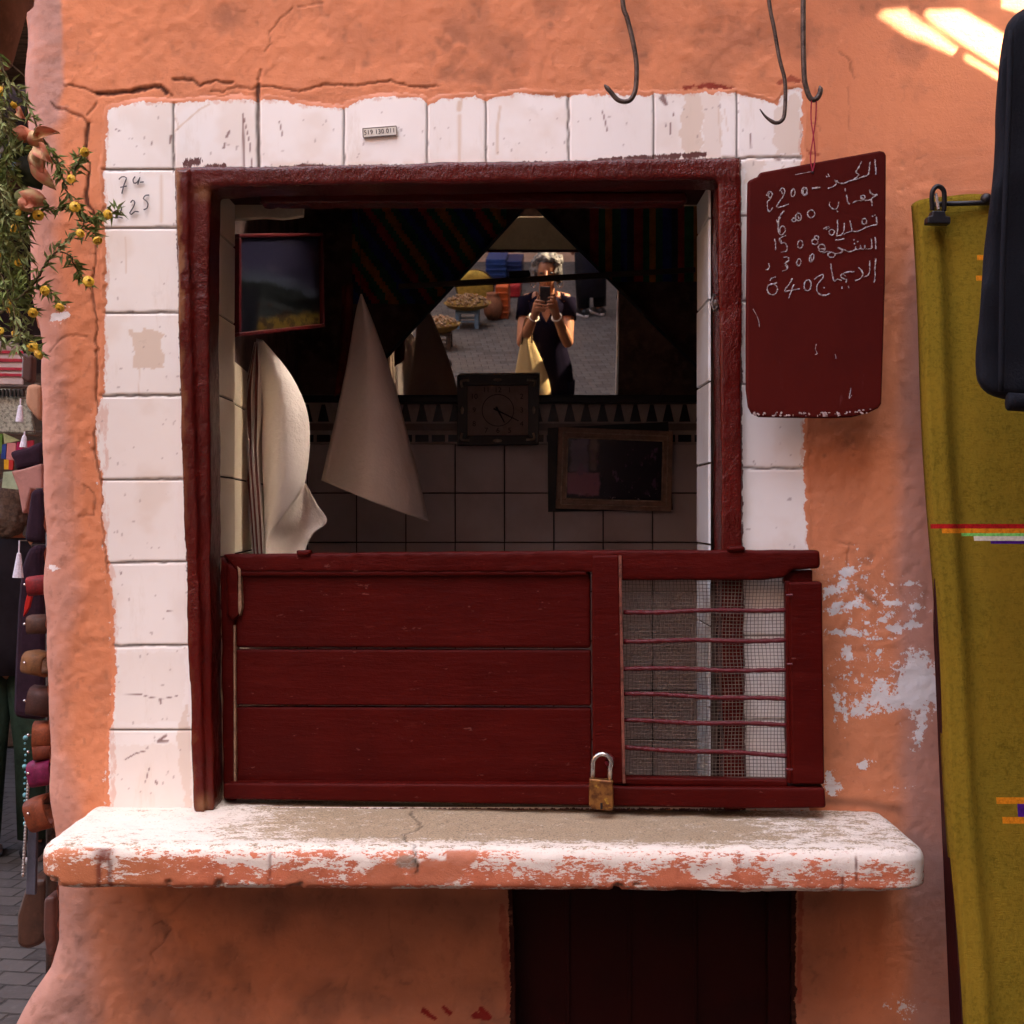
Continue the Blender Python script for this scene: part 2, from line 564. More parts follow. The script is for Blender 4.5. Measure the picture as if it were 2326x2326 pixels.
for pl, w, dep in CR:
    ww = w * (0.75 + 0.7 * nC)
    crack = np.maximum(crack, dep * (1 - sstep(ww * 0.55, ww * 1.7, seg_dist(x + (nC - .5) * 8, y + (nD - .5) * 6, pl, 30))))

# white old paint showing through on the right
BL = [(2088, 1560, 55, 62, 1.3), (2085, 1500, 40, 25, 1.0), (2010, 1590, 70, 32, .95), (1955, 1610, 35, 28, .8), (2095, 1640, 22, 32, .9), (2082, 1672, 16, 22, .9),
      (2078, 1606, 16, 14, .9), (1925, 1300, 26, 12, 1.0), (1915, 1322, 14, 22, .85), (2066, 1325, 18, 8, .95), (1890, 1345, 30, 18, .7), (1895, 1385, 22, 20, .75), (1935, 1375, 55, 12, .7),
      (2030, 1370, 30, 9, .8), (2082, 1378, 20, 10, .85), (1935, 1437, 66, 11, .85), (1990, 1450, 45, 7, .75), (2035, 1428, 38, 12, .9), (2072, 1420, 26, 9, .9), (2005, 1408, 16, 8, .85),
      (1925, 1485, 14, 30, .85), (2000, 1480, 20, 12, .65), (1995, 1555, 24, 22, .9), (1900, 1600, 10, 40, .75), (1918, 1612, 7, 45, .8), (1960, 1738, 14, 12, .9), (1985, 1730, 8, 6, .8),
      (1885, 1768, 12, 22, .9), (1893, 1790, 24, 10, .85), (1890, 1800, 10, 10, .9), (2072, 1704, 6, 6, .8), (1985, 1385, 110, 80, .36), (1960, 1520, 90, 70, .38), (1935, 1330, 90, 90, .3), (2030, 1790, 60, 10, .35),
      (130, 722, 16, 14, 1.0), (148, 716, 14, 16, 1.0), (118, 1290, 14, 9, 1.0), (255, 1290, 8, 30, .7), (2055, 2285, 40, 26, .5)]
wb = np.zeros_like(x)
for cx, cy, rx, ry, am in BL:
    wb = np.maximum(wb, am * np.exp(-(((x - cx) / rx) ** 2 + ((y - cy) / ry) ** 2) * 0.9))
white = np.clip(wb + (nB - .5) * .35 - .12 * (wb < .1), 0, 1.4)
rim = np.exp(-(d_tile / 13.0) ** 2) * (~tile_in)
white = np.maximum(white, rim * 0.42 * (x < 300) * (y > 800))
# dirt, plus shade painted on the wall below the counter
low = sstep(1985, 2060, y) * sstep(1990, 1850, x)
dirt_shade = 0.35 * sstep(0.52, 0.75, nB) + 0.5 * sstep(0.66, 0.75, nC * 0.6 + nB * 0.4) * 1
dirt_shade = dirt_shade * 0.55 + low * (0.42 + 0.30 * sstep(0.38, 0.66, nA * .4 + nB * .6)) + low * np.exp(-((y - 2035) / 60.0) ** 2) * .25  # counter shade is painted in here together with street dirt
dirt_shade += 0.5 * sstep(1860, 1800, y) * 0
dirt_shade += 0.7 * np.exp(-(seg_dist(x, y, [(300, 1838), (90, 1900)], 60) / 12) ** 2) * (nB > .45) + 0.8 * np.exp(-(seg_dist(x, y, [(1878, 1818), (1960, 1824), (2040, 1838)], 60) / 11) ** 2)
spk = sstep(0.70, 0.76, fbm(W3, 95, 3, 21))
dirt_shade = np.clip(dirt_shade + spk * 0.22 * (0.5 + sstep(300, 150, x)) + 0.25 * sstep(0.5, 0.7, nB) * (y < 240) * (x > 900), 0, 1)
dirt_shade = np.maximum(dirt_shade, .75 * sstep(2060, 2200, y) * sstep(330, 180, x) * sstep(.38, .62, nB * .6 + nC * .4))
for sx, sy, sr in [(1155, 130, 14), (1232, 70, 12), (1250, 58, 10), (1727, 47, 10), (1728, 170, 12), (1720, 160, 14), (830, 145, 12), (1000, 110, 40), (1020, 165, 34), (1100, 180, 40), (520, 40, 50), (1040, 90, 50), (1930, 1000, 22), (1885, 965, 5), (1872, 1035, 5), (1840, 1026, 5), (1938, 1034, 4), (1956, 987, 5), (1955, 960, 3), (620, 2150, 18), (1000, 2200, 20), (870, 2050, 22), (700, 2240, 40), (500, 2210, 30), (460, 2270, 26)]:
    dirt_shade = np.maximum(dirt_shade, 0.7 * np.exp(-((x - sx) ** 2 + (y - sy) ** 2) / sr ** 2) * sstep(0.35, 0.6, nC * .6 + nB * .4))
for pl in ([(300, 2070), (385, 2080), (430, 2035), (385, 2080)], [(1950, 1340), (1990, 1370)]):
    dirt_shade = np.maximum(dirt_shade, 0.8 * np.exp(-(seg_dist(x, y, pl, 30) / 8) ** 2))
# old mauve wash: straight-edged band at the left corner, a soft band at the right end
eL = np.interp(y, [-2600, 0, 190, 290, 420, 560, 700, 900, 1300, 1700, 2050, 2400], [138, 140, 147, 122, 128, 130, 135, 160, 165, 150, 190, 240])
soft = np.interp(y, [0, 200, 330, 3000], [5, 8, 26, 46])
mauve = 1 - sstep(-1, 1, (x - eL + (nC - .5) * 8 + (nB - .5) * (y > 240) * 70) / soft)
mauve *= np.interp(y, [0, 250, 420, 800, 1500, 2000, 2300], [1, 1, .85, .75, .7, .8, .9])
eR = np.interp(y, [0, 500, 560, 1000, 1500, 2000, 2400], [2200, 2110, 2062, 2040, 2040, 2052, 2070])
mauve = np.maximum(mauve, 0.75 * sstep(-1, 1, (x - eR + (nB - .5) * 30) / 26.0) * sstep(480, 620, y))
mauve = np.clip(mauve, 0, 1)
# maroon smears
red = np.zeros_like(x)
for (a, b, w) in [([(1555, 200), (1610, 195), (1660, 204)], 9, 1), ([(1770, 190), (1800, 180), (1822, 195)], 9, .8), ([(1806, 328), (1840, 350), (1858, 352)], 7, .8), ([(1850, 200), (1852, 350)], 5, .35),
                  ([(1094, 2300), (1110, 2316), (1080, 2312)], 9, 1.2), ([(1008, 2295), (1020, 2305)], 7, 1.2), ([(960, 2300), (985, 2316)], 7, 1.2), ([(1148, 2140), (1156, 2180), (1152, 2200)], 5, .8), ([(1140, 2060), (1156, 2300)], 10, .5), ([(1822, 2020), (1818, 2280)], 9, .6)]:
    red = np.maximum(red, w * sstep(0.45, 0.6, np.exp(-(seg_dist(x, y, a, 40) / b) ** 2) * 0.8 + (nC - .5) * .7 + (nD - .5) * .5))

flat = 1 - .8 * sstep(1750, 1900, x) * sstep(420, 260, y)
Yd = ((nA - 0.5) * 0.014 + (nB - 0.5) * 0.0038) * flat + (nC - 0.5) * 0.0028 * flat
rougher = 1 + .5 * sstep(330, 150, x) * sstep(500, 900, y)
Yp = Yd * rougher - 0.004
Yp += (0.004 * crack)
e = np.clip((x - xlr) * K, 0, None)
RC = 0.05
rnd = np.where(e < RC, RC - np.sqrt(np.maximum(RC ** 2 - (RC - e) ** 2, 0)), 0)
Yp += rnd
Yp -= 0.07 * sstep(2130, 2420, y) * np.exp(-np.clip(x - xlr, 0, None) / 170)
Yp += 0.012 * sstep(1985, 2010, y) * sstep(2100, 1850, x)
TG_V = [395, 587, 781, 970, 1103, 1290, 1483, 1672]
grout = np.zeros_like(x)
def gline(pts, w):
    global grout
    dd = seg_dist(x + (nC - .5) * 3, y + (nC - .5) * 3, pts, 12)
    grout = np.maximum(grout, 1 - sstep(w * 0.6, w * 1.7, dd))
for gx in TG_V:
    gline([(gx, 150), (gx + 1.5, 392)], 3.6 if gx == 587 else 1.7)
for gy in (387, 519, 711, 899, 1089, 1277, 1466, 1657):
    gline([(200, gy + 1), (500, gy - 1)], 1.9)
for gy in (360, 491, 685, 874, 1064, 1254, 1444, 1634):
    gline([(1640, gy), (1860, gy)], 1.6)
Yt = -0.0045 + grout * 0.003 + (fbm(W3, 6, 2, 33) - .5) * 0.002
blend_ = sstep(1.0, -8.0, sd_tile)
Y = np.where(tile_zone, Yt * (1 - blend_) + (Yp - .0008) * blend_, Yp)
# tile stains
stain = 0.0 * x
for poly, am in [([(300, 755), (330, 745), (372, 755), (372, 835), (305, 838)], .75), ([(1555, 214), (1590, 214), (1596, 360), (1556, 360), (1545, 300)], .7), ([(1590, 214), (1640, 220), (1636, 360), (1600, 360)], .4),
                 ([(1760, 250), (1815, 215), (1818, 352), (1760, 352)], .55), ([(400, 1660), (432, 1600), (436, 1840), (420, 1840)], .6), ([(255, 1690), (420, 1690), (430, 1840), (250, 1840)], .25), ([(268, 1480), (420, 1480), (420, 1640), (268, 1640)], .16), ([(1690, 360), (1735, 365), (1725, 405), (1690, 420)], .5)]:
    stain = np.maximum(stain, am * in_poly(x + (nC - .5) * 24, y + (nC - .5) * 18, poly))
stain = np.maximum(stain, 0.28 * sstep(0.5, 0.72, nB))
stain = np.maximum(stain, 0.5 * np.exp(-((y - 378) / 12.0) ** 2) * (x > 480) * sstep(.4, .6, nC))
for pl, w, am in [([(1045, 235), (1043, 250)], 5, .9), ([(1044, 265), (1044, 372)], 4, .7), ([(1136, 245), (1130, 290), (1130, 350)], 2.8, .7), ([(1630, 245), (1637, 335)], 1.6, .8), ([(1645, 250), (1652, 300)], 1.3, .5),
                  ([(368, 400), (368, 505)], 3, .6), ([(287, 540), (287, 620)], 1.6, .6), ([(319, 760), (317, 905)], 1.3, .5), ([(398, 300), (455, 250), (478, 238)], 1.8, .8), ([(398, 262), (408, 292)], 1.6, .6)]:
    stain = np.maximum(stain, am * (1 - sstep(w * .6, w * 1.6, seg_dist(x, y, pl, 20))))
mark = 0.0 * x
for pl, w in [([(553, 260), (555, 380)], 2.0), ([(553, 260), (569, 330)], 1.0), ([(522, 300), (516, 312)], 2.2), ([(512, 328), (509, 338)], 2), ([(568, 330), (574, 380)], .8), ([(636, 278), (643, 312)], 1.2), ([(390, 310), (388, 326)], 2),
              ([(1368, 255), (1376, 285), (1378, 300)], 1.3), ([(1504, 215), (1512, 238), (1500, 225)], 3.4), ([(1522, 282), (1522, 306)], 1.6), ([(1510, 280), (1511, 288)], 1.2), ([(1493, 290), (1493, 298)], 1), ([(1528, 258), (1529, 264)], 1.0), ([(1704, 305), (1705, 338)], 1.4), ([(1712, 1048), (1713, 1056)], 1.2),
              ([(275, 1575), (320, 1576), (345, 1584), (372, 1586), (405, 1580)], .9), ([(365, 1588), (367, 1596)], 2.2), ([(275, 1298), (276, 1304)], 1.5), ([(380, 1388), (395, 1389)], 1.0), ([(285, 1725), (310, 1710), (330, 1705)], 1.2), ([(340, 1745), (332, 1775)], 1.0),
              ([(378, 1670), (360, 1683), (382, 1682)], 2.5), ([(1758, 362), (1770, 364)], 2.4), ([(355, 1772), (358, 1780)], 2), ([(1700, 530), (1703, 545), (1702, 600)], 1.5), ([(265, 295), (275, 300)], .8), ([(345, 330), (347, 325)], 1.4)]:
    mark = np.maximum(mark, 1 - sstep(w * .6, w * 1.7, seg_dist(x, y, pl, 14)))
mark = np.maximum(mark, sstep(.845, .87, fbm(W3, 150, 2, 51)) * .55)
edge_d = np.where(tile_in, d_tile, 99)
tsm = np.exp(-(edge_d / 15.0) ** 2) * .50
lft = (x < 290) & (y > 640)
tsm = np.where(lft, np.maximum(tsm, .55 * sstep(258, 244, x - (nC - .5) * 14 - (y > 1280) * 14)), tsm)
FR = [(404, 389), (1677, 364), (1682, 1250), (1690, 1840), (452, 1838), (430, 1300), (414, 800)]
d_fr = seg_dist(x, y, FR + FR[:1], 40)
tred = np.exp(-(d_fr / 7.5) ** 2) * .78
for pl, w in [([(425, 372), (450, 368)], 14), ([(470, 380), (510, 378)], 9), ([(640, 384), (700, 378), (760, 382)], 9), ([(1360, 366), (1420, 360), (1475, 358)], 7), ([(1440, 362), (1600, 352)], 10)]:
    tred = np.maximum(tred, np.exp(-(seg_dist(x, y, pl, 40) / w) ** 2) * .8)

idx = np.arange(NR * NC).reshape(NR, NC)
q = np.stack([idx[:-1, :-1], idx[:-1, 1:], idx[1:, 1:], idx[1:, :-1]], -1).reshape(-1, 4)
def majority(m):
    return m[q].sum(1) >= 2
qh, qt = hole[q].any(1), majority(tile_zone)
def submesh(name, sel, arrs, extra=None):
    qq = q[sel]
    used, inv = np.unique(qq, return_inverse=True)
    co = np.stack([WX[used], Y[used], WZ[used]], 1)
    nv = len(used)
    me = bpy.data.meshes.new(name)
    fq = inv.reshape(-1, 4)[:, ::-1]
    me.vertices.add(nv)
    me.vertices.foreach_set("co", co.reshape(-1))
    me.loops.add(len(fq) * 4)
    me.loops.foreach_set("vertex_index", fq.reshape(-1).astype(np.int32))
    me.polygons.add(len(fq))
    me.polygons.foreach_set("loop_start", np.arange(0, len(fq) * 4, 4, dtype=np.int32))
    me.update(calc_edges=True)
    for k, a in arrs.items():
        attr(me, k, a[used])
    return me
me_w = submesh("front_wall", ~qh & ~qt, dict(crack=crack, white=white, dirt_shade=dirt_shade, mauve=mauve, red=red, jamb=np.clip(jamb, 0, 1)))
me_t = submesh("tile_surround", ~qh & qt, dict(grout=grout, stain=stain, mark=mark, smear=tsm, red=tred, over=np.clip(sd_tile, -14, 14) / 14, crack=crack))

pl = NM("salmon limewashed plaster", (0.65, 0.246, 0.120), 0.82, 0, 0.12)
pl.layer(pl.rng(pl.noise(2.2, 5), 0.35, 0.7), (0.605, 0.222, 0.110), amt=0.9)
pl.layer(pl.rng(pl.noise(11, 6, 0.65), 0.5, 0.75), (0.56, 0.208, 0.110), amt=0.6)
pl.layer(pl.rng(pl.noise(40, 5, 0.7), 0.58, 0.78), (0.75, 0.32, 0.185), amt=0.5)
pl.layer(pl.attr("mauve"), (0.43, 0.245, 0.205), amt=0.95)
pl.layer(pl.attr("dirt_shade"), (0.15, 0.075, 0.052), amt=0.72)
pl.layer(pl.attr("red"), (0.22, 0.02, 0.015), amt=0.85)
wp_ = pl.math('ADD', pl.attr('white'), pl.math('MULTIPLY', pl.math('SUBTRACT', pl.noise(62, 6, .72), .5), 2.6))
wp_ = pl.math('ADD', wp_, pl.math('MULTIPLY', pl.math('SUBTRACT', pl.noise(240, 3, .75), .5), 1.2))
wp_ = pl.math('MULTIPLY', pl.rng(wp_, .50, .58), pl.rng(pl.attr('white'), .02, .12))
pl.layer(wp_, (0.70, 0.67, 0.66), amt=0.95)
pl.layer(pl.rng(pl.noise(190, 3, 0.7), 0.66, 0.76), (0.20, 0.09, 0.06), amt=0.35)
jb_ = pl.math('ADD', pl.attr('jamb'), pl.math('MULTIPLY', pl.math('SUBTRACT', pl.noise(48, 5, .7), .5), .55))
pl.layer(pl.rng(jb_, .84, .90), (0.018, 0.003, 0.003), amt=.96)
pl.layer(pl.attr("crack"), (0.06, 0.025, 0.018), amt=0.92)
pl.layer(pl.rng(pl.noise(9, 6, .7, (.35, 1, 1.3)), .55, .72), (.50, .20, .12), amt=.45)
pl.bump(pl.noise(26, 6, 0.6, (.4, 1, 1.2)), 0.3, 0.004).bump(pl.noise(70, 7, 0.7), 0.3, 0.003).bump(pl.noise(190, 5, 0.75), 0.5, 0.002)
M_PLASTER = pl.m
tl = NM("white glazed tile", (0.85, 0.81, 0.775), 0.2, 0, 0.35)
tl.layer(tl.rng(tl.noise(5, 4), 0.4, 0.7), (0.82, 0.765, 0.72), amt=0.8)
tl.layer(tl.attr("stain"), (0.62, 0.46, 0.33), amt=0.85)
tl.layer(tl.rng(tl.noise(13, 6, .75, (1, 1, .22)), .54, .74), (0.66, 0.56, 0.46), amt=.55)
sm_ = tl.math("ADD", tl.attr("smear"), tl.math("MULTIPLY", tl.math("SUBTRACT", tl.noise(60, 5, .7, (1, 1, .4)), .5), 1.3))
tl.layer(tl.rng(sm_, .42, .60), (0.62, 0.32, 0.22), amt=0.5)
tl.layer(tl.attr("mark"), (0.16, 0.06, 0.05), amt=0.85)
rd_ = tl.math("ADD", tl.attr("red"), tl.math("MULTIPLY", tl.math("SUBTRACT", tl.noise(120, 4, .7, (1.6, 1, .5)), .5), 1.5))
tl.layer(tl.math("MULTIPLY", tl.rng(rd_, .50, .60), tl.rng(tl.attr("red"), .02, .1)), (0.075, 0.009, 0.008), amt=0.95)
tl.layer(tl.attr("grout"), (0.07, 0.045, 0.035), amt=0.92)
ov_ = tl.math("ADD", tl.attr("over"), tl.math("MULTIPLY", tl.math("SUBTRACT", tl.noise(70, 5, .7), .5), 1.1))
ov_ = tl.rng(tl.math("ADD", ov_, tl.math("MULTIPLY", tl.math("SUBTRACT", tl.noise(260, 3, .7), .5), .5)), .12, -.06)
tl.layer(ov_, (0.625, 0.234, 0.115))
tl.layer(tl.math("MULTIPLY", ov_, tl.attr("crack")), (0.06, 0.025, 0.018))
tl.rough(tl.math("MAXIMUM", tl.noise(16, 4), tl.math("MULTIPLY", ov_, 2.4)), 0.20, 0.42)
tl.bump(tl.noise(9, 3), 0.08, 0.004).bump(tl.noise(140, 3), 0.06, 0.001)
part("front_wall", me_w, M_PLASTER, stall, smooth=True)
part("tile_surround", me_t, tl.m, stall, smooth=True)

# side wall, running back along the alley; roof and unseen sun blocking mass
sw = MB()
rows = []
for i, yv in enumerate(ys[::6]):
    xv = (np.interp(yv, XL[:, 0], XL[:, 1]) - CX) * K
    flare = 0.0
    zz = CAM_H - (yv - CX) * K
    rows.append([Vector((xv + 0.004 * math.sin(i * 1.7 + t * 9), t, zz)) for t in (0.045, 0.1, 0.2, 0.35, 0.6, 1.0, 1.6, 2.4, 3.4)])
sw.grid(rows)
me_s = mesh_from(sw, name="side_wall")
for a_ in ("crack", "white", "dirt_shade", "mauve", "red"):
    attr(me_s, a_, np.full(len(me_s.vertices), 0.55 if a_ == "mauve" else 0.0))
part("side_wall", me_s, M_PLASTER, stall, smooth=True)
rf = MB()
rf.box(-0.92, 3.0, 0.66, 3.5, 4.36, 4.5)  # roof set back to leave an added daylight gap over the room
rf.box(-0.84, 3.0, 3.3, 3.44, -0.05, 4.36)
rf.box(2.9, 3.02, 0.08, 3.3, -0.05, 4.36)
rf.box(-0.86, 3.0, 3.45, 8.5, -0.05, 12)  # unseen mass added to keep the sun off the alley
rf.box(-0.80, 3.0, 0.66, 3.44, 4.51, 9.5)  # upper mass added to block sun from the alley
part("rear_wall_sun_block", rf, M_DARKROOM, stall)

# window frame: lumps of old paint over timber
fr = MB()
def fpoly(poly, y0, y1):
    f = [P(a, b, y0) for a, b in poly]
    f = [Vector(((a - CX) * K, y0, CAM_H - (b - CX) * K)) for a, b in poly]
    fr.prism(f, [Vector((p.x, y1, p.z)) for p in f])
fpoly([(404, 389), (484, 386), (480, 800), (484, 1250), (490, 1834), (450, 1834), (432, 1300), (416, 800)], -0.022, 0.062)
fpoly([(404, 389), (1677, 365), (1677, 413), (900, 424), (404, 434)], -0.024, 0.062)
fpoly([(1628, 367), (1677, 365), (1682, 1250), (1690, 1834), (1640, 1834), (1632, 1000)], -0.022, 0.062)
fpoly([(412, 396), (436, 396), (446, 800), (462, 1300), (474, 1834), (452, 1834), (432, 1300), (418, 800)], -0.034, -0.01)
me_f = remeshed(fr, 0.0042, 3, 0.5)
co, no = mesh_np(me_f)
am = 0.0014 * (fbm(co, 60, 3, 5, (1, 1, .6)) - .5) * 2 + 0.0035 * (fbm(co, 9, 2, 8) - .5) * 2
set_np(me_f, co + no * am[:, None])
pxf = co[:, 0] / K + CX
pyf = (CAM_H - co[:, 2]) / K + CX
edge = np.interp(pyf, [388, 800, 1300, 1834], [424, 434, 446, 462])
worn = .75 * sstep(-1, -9, pxf - edge - (fbm(co, 60, 3, 6) - .5) * 24) * np.interp(pyf, [380, 700, 1100, 1300, 1834], [1, .9, .35, .1, .3]) * sstep(.2, .5, fbm(co, 25, 3, 7))
worn = np.maximum(worn, .7 * np.exp(-(((pxf - 468) / 18) ** 2 + ((pyf - 445) / 18) ** 2)))
worn = np.maximum(worn, .9 * np.exp(-(((pxf - 470) / 16) ** 2 + ((pyf - 1818) / 20) ** 2)))
attr(me_f, "worn", np.clip(worn, 0, 1))
part("window_frame", me_f, M_LUMP, stall, smooth=True)
lt = MB().tube([P(1622, 668, .02), P(1616, 690, .012), P(1622, 706, .012), P(1630, 698, .0)], .003, 8)
lt.ball(P(1626, 690, .008), (.006, .005, .009), 8, 6)
part('latch', lt, M_IRON, stall, smooth=True)
sl = MB()
zt0 = P(0, 440, 0.1).z; zt1 = P(0, 461, 0.1).z
sl.box(P(588, 0, .1).x, P(1560, 0, .1).x, 0.10, 0.15, zt1, zt0 + .004)
me_ = roughen(remeshed(sl, 0.004, 2), 0.003, 45, 3, 4)
attr(me_, "worn", np.zeros(len(me_.vertices)))
part("lintel_rail", me_, M_LUMP, stall, smooth=True)

# tiled reveals and the inside of the stall
def tile_wall(mb, o, u, v, n, u0, u1, v0, v1, pu, pv, uo=0.0, vo=0.0, gap=0.0016, th=0.004, rnd=random.Random(3)):
    o, u, v, n = Vector(o), Vector(u), Vector(v), Vector(n)
    at = lambda a, b, c: o + u * a + v * b + n * c
    mb.add([at(u0, v0, 0), at(u1, v0, 0), at(u1, v1, 0), at(u0, v1, 0)], [(0, 1, 2, 3)], 1)
    i0 = math.floor((u0 - uo) / pu); j0 = math.floor((v0 - vo) / pv)
    i = i0
    while uo + i * pu < u1:
        j = j0
        while vo + j * pv < v1:
            a0, a1 = max(u0, uo + i * pu + gap), min(u1, uo + (i + 1) * pu - gap)
            b0, b1 = max(v0, vo + j * pv + gap), min(v1, vo + (j + 1) * pv - gap)
            if a1 - a0 > 0.004 and b1 - b0 > 0.004:
                k = 0.0012
                t = [th + rnd.uniform(-.0006, .0006) for _ in range(4)]
                mb.add([at(a0, b0, 0), at(a1, b0, 0), at(a1, b1, 0), at(a0, b1, 0),
                        at(a0 + k, b0 + k, t[0]), at(a1 - k, b0 + k, t[1]), at(a1 - k, b1 - k, t[2]), at(a0 + k, b1 - k, t[3])],
                       [(4, 5, 6, 7), (0, 1, 5, 4), (1, 2, 6, 5), (2, 3, 7, 6), (3, 0, 4, 7)], 0)
            j += 1
        i += 1
M_GROUT = simple("dark grout", (0.055, 0.042, 0.038), 0.9, 0.4, 40)
it = NM("old cream tile", (0.70, 0.60, 0.44), 0.3, 0, 0.4)
it.layer(it.rng(it.noise(6, 4), 0.4, 0.72), (0.60, 0.50, 0.35))
it.layer(it.rng(it.noise(75, 4, .7), 0.68, 0.76), (0.2, 0.14, 0.1), amt=.5)
M_ITILE = it.m
bt = NM("dingy back wall tile", (0.66, 0.58, 0.60), 0.32, 0, 0.35)
bt.layer(bt.rng(bt.noise(4, 5), 0.4, 0.7), (0.54, 0.45, 0.45))
bt.layer(bt.rng(bt.noise(60, 3, .7), 0.74, 0.78), (0.05, 0.03, 0.03))
M_BTILE = bt.m
zb, zt = CAM_H - 0.532, CAM_H + 0.60
RV = 0.2
rv = MB()
tile_wall(rv, (-0.5450, 0, 0), (0, 1, 0), (0, 0, 1), (1, 0, 0), 0.05, RV, zb, zt, 0.15, 0.15, 0.05, CAM_H - .084)
part("window_reveal", rv, [M_ITILE, M_GROUT], stall)
rv = MB()
tile_wall(rv, (0.3650, 0, 0), (0, 1, 0), (0, 0, 1), (-1, 0, 0), 0.05, RV, zb, zt, 0.15, 0.15, 0.05, CAM_H - .06)
rt_ = NM("blue white reveal tile", (0.62, 0.62, 0.62), 0.3)
rt_.layer(rt_.rng(rt_.noise(7, 4), 0.4, 0.7), (0.5, 0.46, 0.42))
part("window_reveal", rv, [rt_.m, M_GROUT], stall)
lw = MB()
lw.box(-0.60, 0.42, 0.063, RV, zt, zt + 0.12)
part("lintel", lw, M_DARKRED, stall)
BY = 1.66
LX0, LX1, RX = -0.552, -0.66, 0.95
iw = MB()
# inner face of the front wall round the opening
for x0, x1, z0, z1 in ((-0.70, -0.549, 0, 2.7), (0.369, RX + .05, 0, 2.7), (-0.549, 0.369, zt + .001, 2.7), (-0.549, 0.369, 0, zb)):
    iw.box(x0, x1, RV - 0.03 if z1 > zb + .01 else RV - .03, RV, z0, z1)
iw.box(-0.70, RX + .05, 0.37, BY + .1, 2.55, 2.6)  # ceiling stops short: unseen gap added to let daylight into the room
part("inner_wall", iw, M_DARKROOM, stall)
lb_ = MB().box(-0.549, 0.369, RV + .001, RV + .022, zt + .002, zt + .13)
part("lintel_board", lb_, M_CREAM, stall, bevel=.003)
fl = MB()
fl.box(-0.72, RX + .05, RV, BY + .1, 0.0, 0.05)
part("stall_floor", fl, M_DARKROOM, stall)
lwl = MB()
du = Vector((LX1 - LX0, BY - RV, 0)); L_ = du.length; du.normalize()
nl = Vector((du.y, -du.x, 0))
tile_wall(lwl, (LX0, RV, 0), du, (0, 0, 1), nl, 0, L_, 0.05, CAM_H + .30, 0.15, 0.15, 0.0, CAM_H - .084)
part("left_inner_wall", lwl, [M_ITILE, M_GROUT], stall)
lwu = MB()
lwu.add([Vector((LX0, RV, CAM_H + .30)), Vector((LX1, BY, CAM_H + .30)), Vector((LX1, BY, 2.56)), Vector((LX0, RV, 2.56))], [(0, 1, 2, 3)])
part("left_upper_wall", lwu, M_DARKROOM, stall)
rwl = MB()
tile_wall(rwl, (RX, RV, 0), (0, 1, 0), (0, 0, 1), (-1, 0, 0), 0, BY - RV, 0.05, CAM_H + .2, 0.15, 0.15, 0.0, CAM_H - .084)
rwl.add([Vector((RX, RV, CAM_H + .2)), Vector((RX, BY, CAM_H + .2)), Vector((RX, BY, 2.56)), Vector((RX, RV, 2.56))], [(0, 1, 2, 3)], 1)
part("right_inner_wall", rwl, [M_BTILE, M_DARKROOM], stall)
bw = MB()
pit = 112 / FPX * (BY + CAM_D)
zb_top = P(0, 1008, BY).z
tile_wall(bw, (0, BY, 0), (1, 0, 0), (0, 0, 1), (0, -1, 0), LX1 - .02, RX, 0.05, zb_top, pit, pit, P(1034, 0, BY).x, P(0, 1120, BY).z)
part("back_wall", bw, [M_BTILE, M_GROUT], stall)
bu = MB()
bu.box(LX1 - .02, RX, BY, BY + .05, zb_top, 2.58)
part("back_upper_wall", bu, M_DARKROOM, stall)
# border of dark pointed tiles
bb = MB()
X0, X1 = P(640, 0, BY).x, RX
zz = lambda py: P(0, py, BY - .004).z
bb.box(X0, X1, BY - 0.006, BY + .001, zz(1008), zz(897), 0)
bb.box(X0, X1, BY - 0.012, BY - .0062, zz(915), zz(898), 1)
bb.box(X0, X1, BY - 0.009, BY - .0062, zz(978), zz(962), 2)
k = 0
px = 660
while px < 1680:
    a, b = P(px - 13, 0, BY - .007).x, P(px + 13, 0, BY - .007).x
    c0, c1 = P(px - 4, 0, BY - .007).x, P(px + 4, 0, BY - .007).x
    f = [Vector((a, BY - .0085, zz(958))), Vector((b, BY - .0085, zz(958))), Vector((c1, BY - .0085, zz(919))), Vector((c0, BY - .0085, zz(919)))]
    bb.prism(f, [v + Vector((0, .002, 0)) for v in f], 1)
    a, b = P(px - 15, 0, BY - .007).x, P(px + 15, 0, BY - .007).x
    bb.box(a, b, BY - .0088, BY - .0062, zz(1004), zz(988), 1)
    px += 37.3
part("tile_border", bb, [simple("cream border tile", (0.50, 0.42, 0.40), 0.35, .15, 20), simple("navy border tile", (0.012, 0.012, 0.022), 0.3, .3, 20), simple("brown border tile", (0.22, 0.17, 0.16), .35, .2, 20)], stall)
cp = MB()
cp.prismp([(494, 452), (587, 453), (594, 466), (688, 468), (687, 490), (640, 496), (600, 493), (540, 497), (494, 499)], 0.205, 0.225)
part("cream_board", cp, M_CREAM, stall, bevel=.002)

# low door below the counter
ld = MB()
ld.box(P(1120, 0, .05).x, P(1840, 0, .05).x, 0.055, 0.09, 0.0, P(0, 1990, .05).z)
lds = MB()
for q_ in (1290, 1430, 1580):
    sx_ = P(q_, 0, .05).x
    lds.box(sx_ - .004, sx_ + .004, .0515, .0548, 0.0, P(0, 1992, .05).z)
a = P(1745, 0, .03).x
lds.box(a, P(1796, 0, .03).x, 0.03, 0.0545, 0.0, P(0, 1992, .05).z)
d_ = part("low_door", ld, M_DARKRED, stall)
part("door_stile", lds, M_DARKRED, d_, bevel=.003)
for yq in (2120, 2420):
    pass

